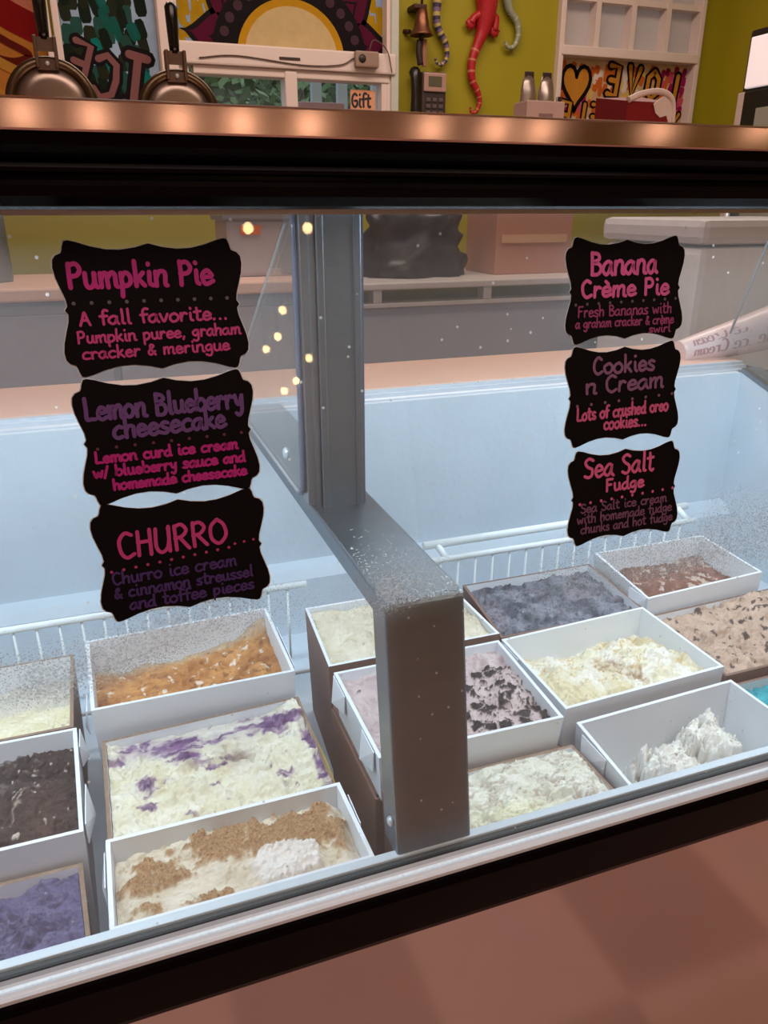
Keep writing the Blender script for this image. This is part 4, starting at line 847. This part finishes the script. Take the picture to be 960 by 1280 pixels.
sign('black label reading Lemon Blueberry cheesecake, middle of the left column', .0295, .344, HW, HH, [('Lemon Blueberry', 0, 14, 92, 7.0, 2.4, PU, .01), ('cheesecake', 1, 2.5, 66, 6.6, 2.4, PU, .02), ('Lemon curd ice cream', -2, -11.5, 84, 3.7, 1.6, MG, .01), ('w/ blueberry sauce and', -1, -20, 90, 3.7, 1.6, MG, .01), ('homemade cheesecake', 4, -28.5, 80, 3.6, 1.6, MG, .01)], [(9, -42, -3.5, 43, -1.5, 1.0, (92, 40, 62))])
sign('black label reading CHURRO, lowest of the left column', .0297, .2695, HW, HH, [('CHURRO', -5, 3.5, 66, 9.2, 2.3, (184, 54, 124), .03), ('Churro ice cream', -6, -12.5, 76, 4.4, 1.4, DP, .02), ('& cinnamon streussel', -1, -21.5, 86, 4.2, 1.4, DP, .02), ('and toffee pieces', 3, -30, 78, 4.2, 1.4, DP, .02)], [(11, -44, -5, 28, .5, 1.0, (165, 52, 106)), (3, 32, 2.4, 44, 3.6, .9, (165, 52, 106))])
HW, HH = .0500, .0362
PK, BD, MV = (202, 88, 152), (146, 60, 112), (126, 84, 124)
sign('black label reading Banana Crème Pie, topmost of the right column', .3555, .419, HW, HH, [('Banana', -2, 11, 56, 8.6, 2.6, PK, .0), ('Crème Pie', 0, -4, 74, 6.6, 2.4, PK, .0), ('Fresh Bananas with', 0, -17.5, 80, 4.2, 1.1, BD, .0), ('a graham cracker & crème', 0, -25, 84, 3.7, 1.1, BD, .0), ('swirl', 30, -31, 19, 3.2, 1.1, BD, .0)], [(10, -42, -9, 43, -7.5, 1.1, DG)])
sign('black label reading Cookies n Cream, middle of the right column', .3555, .345, HW, HH, [('Cookies', 0, 16, 54, 6.8, 2.2, MV, .0), ('n Cream', 1, 2.5, 68, 6.8, 2.2, MV, .01), ('Lots of crushed oreo', 0, -16, 80, 5, 1.8, (194, 86, 136), .02), ('cookies...', 2, -25, 38, 5, 1.8, (194, 86, 136), .0)], [(8, -40, -6, 43, -3, 1.2, (122, 84, 98))])
sign('black label reading Sea Salt Fudge, lowest of the right column', .3585, .2695, HW, HH, [('Sea Salt', -5, 15.5, 62, 8.4, 2.3, (202, 90, 140), .0), ('Fudge', 0, 3.5, 34, 5.2, 2.0, (202, 90, 140), .0), ('Sea Salt ice cream', 0, -11, 78, 4.0, 1.2, (110, 70, 104), .0), ('with homemade fudge', 1, -19, 86, 4.0, 1.2, (110, 70, 104), .0), ('chunks and hot fudge', 3, -27, 84, 4.0, 1.2, (110, 70, 104), .0)], [(10, -40, -4, 44, -1, 1.2, (202, 90, 140))])

# ------------------------------------------------------------------ things on the freezer's counter top
CT = 1.3495
def waffle(x, y, zc, r, label, tilt=0):
    t = thing('waffle_iron', label, 'waffle iron', (x, y, CT), 'waffle irons on the freezer counter')
    m = MB(); m.lathe([(0, 0), (r*.9, 0), (r, .006), (r, .022), (r*.95, .026), (0, .026)], (x, y+r+.012, CT), 'z', 36); m.build('base', mat('iron_base', (60, 54, 52), .4, .6), t)
    m = MB(); m.lathe([(0, .010), (r*.95, .010), (r, .006), (r, -.002), (r*.96, -.006), (r*.80, -.007), (r*.79, -.004), (0, -.004)], (x, y, zc), 'y', 48); l = m.build('lid', mat('iron_bronze', (96, 80, 62), .3, .9, .15, 20), t)
    m = MB(); m.lathe([(0, -.0062), (r*.5, -.0060), (r*.765, -.0052), (r*.785, -.003)], (x, y, zc), 'y', 48); m.build('lid_plate', mat('iron_plate', (150, 132, 122), .28, .9, .2, 12), l)
    b = MB(); zt = zc+r
    for sx in (-1, 1): b.box(x+sx*.0095-.0018, x+sx*.0095+.0018, y-.012, y+.004, zt-.012, zt+.017, b=.001)
    b.box(x-.0105, x+.0105, y-.009, y+.002, zt-.014, zt-.004); b.box(x-.0105, x+.0105, y-.008, y, zt+.004, zt+.016); b.build('hinge_bracket', mat('bracket_steel', (110, 90, 80), .35, .8), t)
    b = MB(); b.ball((x, y-.0095, zt-.008), .0026); b.build('screw', M_alum, t)
    b = MB(); b.tube([(x, y-.004, zt+.014), (x, y-.004, zt+.022), (x, y-.004, zt+.04), (x, y-.004, zt+.058), (x, y-.004, zt+.062)], [.005, .0056, .0064, .0068, .004], 12); b.build('handle', mat('handle_black', (12, 10, 14), .2), t)
waffle(-.021, .98, 1.3985, .0465, 'waffle iron with lid up at the left, in front of the red pane')
waffle(.110, .99, 1.3955, .0455, 'waffle iron with lid up in front of the window post, right of the other')
t = thing('carton_box', 'small pale carton with silver bags behind it on the counter', 'box', (.57, .98, CT))
m = MB(); m.box(.537, .592, .965, 1.0, CT, 1.4245, b=.0015); m.build('box_body', mat('pale_box', (206, 176, 168), .5, 0, .05, 30), t)
m = MB(); m.box(.555, .575, .9642, .9652, 1.406, 1.410); m.box(.550, .580, .9642, .9652, 1.399, 1.4015); m.build('printed_panel', mat('box_print', (150, 120, 116), .6), t)
for i, x in enumerate((.574, .601)):
    t = thing('foil_bag', ['small silver foil bag behind the pale carton, nearer the phone', 'small silver foil bag behind the pale carton, nearer the painted window'][i], 'bag', (x, 1.03, CT), 'silver foil bags behind the carton')
    m = MB(); vs = []; fs = []; N = 20
    for k in range(15):
        v = k/14; ww = .0118*(1 if v < .85 else 1-.35*ss(.85, 1, v)); dd_ = .009*(1-v*.4) if v < .75 else .009*(.7-.6*ss(.75, 1, v))+.0006
        for j in range(N):
            th = 2*math.pi*j/N; nn = NZ.noise(V((math.cos(th)*1.5+i*5, math.sin(th)*1.5, v*6)))
            vs.append((x+ww*math.cos(th)*(1+.12*nn), 1.03+dd_*math.sin(th)*(1+.25*nn), CT+v*.112))
    for k in range(14):
        for j in range(N): fs.append((k*N+j, k*N+(j+1) % N, (k+1)*N+(j+1) % N, (k+1)*N+j))
    m.add(vs, fs, 0, True); m.add(vs[-N:], [list(range(N))], 0); m.build('pouch', mat('silver_foil', (190, 178, 172), .3, .8, .2, 60), t)
    m = MB(); m.box(x-.0065, x+.0065, 1.0285, 1.0315, CT+.109, CT+.117, b=.001); m.build('crimp', mat('foil_dark', (80, 68, 66), .4, .6), t)
m = MB(); m.lathe([(0, 0), (.008, 0), (.008, .06), (.004, .075), (.004, .09), (0, .09)], (.628, 1.04, CT), 'z', 18); tag(m.build('small_bottle', mat('bottle_dark', (70, 40, 34), .25)), 'small dark bottle beside the silver bags', 'bottle')
t = thing('open_carton', 'red and white open carton on the counter before the painted window', 'box', (.735, .98, CT))
m = MB()
A = [(.690, .97), (.775, .985), (.768, 1.05), (.684, 1.035)]; hts = [1.430, 1.432, 1.446, 1.440]
m.hexa([(a, b, CT) for a, b in A] + [(a+(.0), b, h) for (a, b), h in zip(A, hts)]); m.build('carton_body', mat('carton_red', (128, 14, 30), .45, 0, .1, 30), t)
m = MB(); m.tube(catmull([(.690, .969, 1.431), (.715, .972, 1.440), (.745, .978, 1.444), (.768, .983, 1.438), (.777, .986, 1.42), (.778, .987, 1.37), (.778, .987, CT+.003)]), .0042, 6); m.build('carton_rim', mat('carton_white', (226, 206, 196), .5), t)
m = MB(); m.add([(.736, .9755, 1.428), (.754, .979, 1.440), (.774, .984, 1.431), (.774, .9842, 1.40), (.764, .982, 1.416), (.752, .9795, 1.413), (.742, .9775, 1.418)], [list(range(7))]); 
o = m.build('inner_flap', mat('carton_white', (226, 206, 196)), t); sd = o.modifiers.new('solid', 'SOLIDIFY'); sd.thickness = .001; sd.offset = 1

# printed plastic sleeve on the rear ledge, its print seen from behind
t = thing('cup_sleeve', 'translucent printed plastic sleeve lying across the rear ledge at the right', 'sleeve', (1.15, 1.17, 1.041))
pth = catmull([(.985, 1.150, 1.052), (1.05, 1.150, 1.062), (1.13, 1.148, 1.076), (1.22, 1.143, 1.096), (1.34, 1.135, 1.13)], 10); n = len(pth)
m = MB(); m.tube(pth, [.020+.022*min(1, i/(n*.7)) for i in range(n)], 24, 0); m.build('sleeve_body', mat('sleeve_film', (232, 204, 200), .25, 0, .06, 60, .3, 40), t)
def on_sleeve(off):
    def T(a, b):
        s_ = max(0, min(.999, a))*(n-1); i = int(s_); p = V(pth[i]).lerp(V(pth[i+1]), s_-i); r = (.020+.022*min(1, s_/(n*.7)))+.0006
        th = off+b; return (p.x, p.y-r*math.cos(th), p.z+r*math.sin(th))
    return T
m = MB()
for off in (.50, -.32):
    st, tw = layout('Homemade Ice Cream')
    T = on_sleeve(off)
    for s_ in st:
        pts = catmull([(p[0], p[1], 0) for p in s_], 5); ribbon(m, [(.92-(p[0]/tw)*.86, p[1]*.046) for p in pts], .016, lambda a, b, d=0: T(a, b))
m.build('print', mat('sleeve_print', (176, 128, 130), .5), t)

# ------------------------------------------------------------------ pendant bulbs of the shop (seen mirrored in the glass)
M_bulb = mat('bulb_glow', (255, 214, 150), .4, emit=30)
M_cord = mat('bulb_cord', (30, 26, 24), .5)
for i, (x, y, z) in enumerate([(1.23, -3.67, 2.45), (.87, -3.66, 2.45), (1.36, -5.2, 2.24), (1.35, -5.45, 2.07), (1.30, -5.75, 2.01), (1.56, -5.3, 1.86), (1.50, -5.6, 1.71), (1.44, -5.85, 1.65)]):
    t = thing('pendant_bulb', 'warm glowing bulb hanging from the ceiling behind the viewer', 'lamp', (x, y, z), 'pendant bulbs over the customer side')
    m = MB(); m.ball((x, y, z), .03 if y < -3 else .045, 0, (1, 1, 1.1), 16); m.build('bulb', M_bulb, t)
    m = MB(); m.tube([(x, y, z+.045), (x, y, z+.09)], .018); m.tube([(x, y, z+.09), (x, y, H)], .004, 6); m.build('cord', M_cord, t)

t = thing('string_light', 'string of small warm bulbs under the ceiling behind the viewer', 'lamp', (.55, -1.2, 2.0))
m = MB(); m.tube(catmull([(-2.55, -1.2, 2.3), (-1.2, -1.2, 2.09), (.5, -1.2, 2.03), (1.8, -1.2, 2.09), (2.6, -1.2, 2.2)], 8), .004, 6); m.build('cord', M_cord, t)
M_sb = mat('string_bulb_glow', (255, 210, 172), .4, emit=11)
for x in (-.98, -.55, -.12, .04, .24, .40, .58, .93, 1.13, 1.28, 1.70, 2.1):
    zz = 2.03+.03*((x-.5)/1.0)**2*.5
    m = MB(); m.ball((x, -1.2, zz-.045), .02, 0, (1, 1, 1.15), 12); b_ = m.build('bulb', M_sb, t)
    m = MB(); m.tube([(x, -1.2, zz-.022), (x, -1.2, zz+.003)], .01, 8); m.build('socket', M_cord, b_)
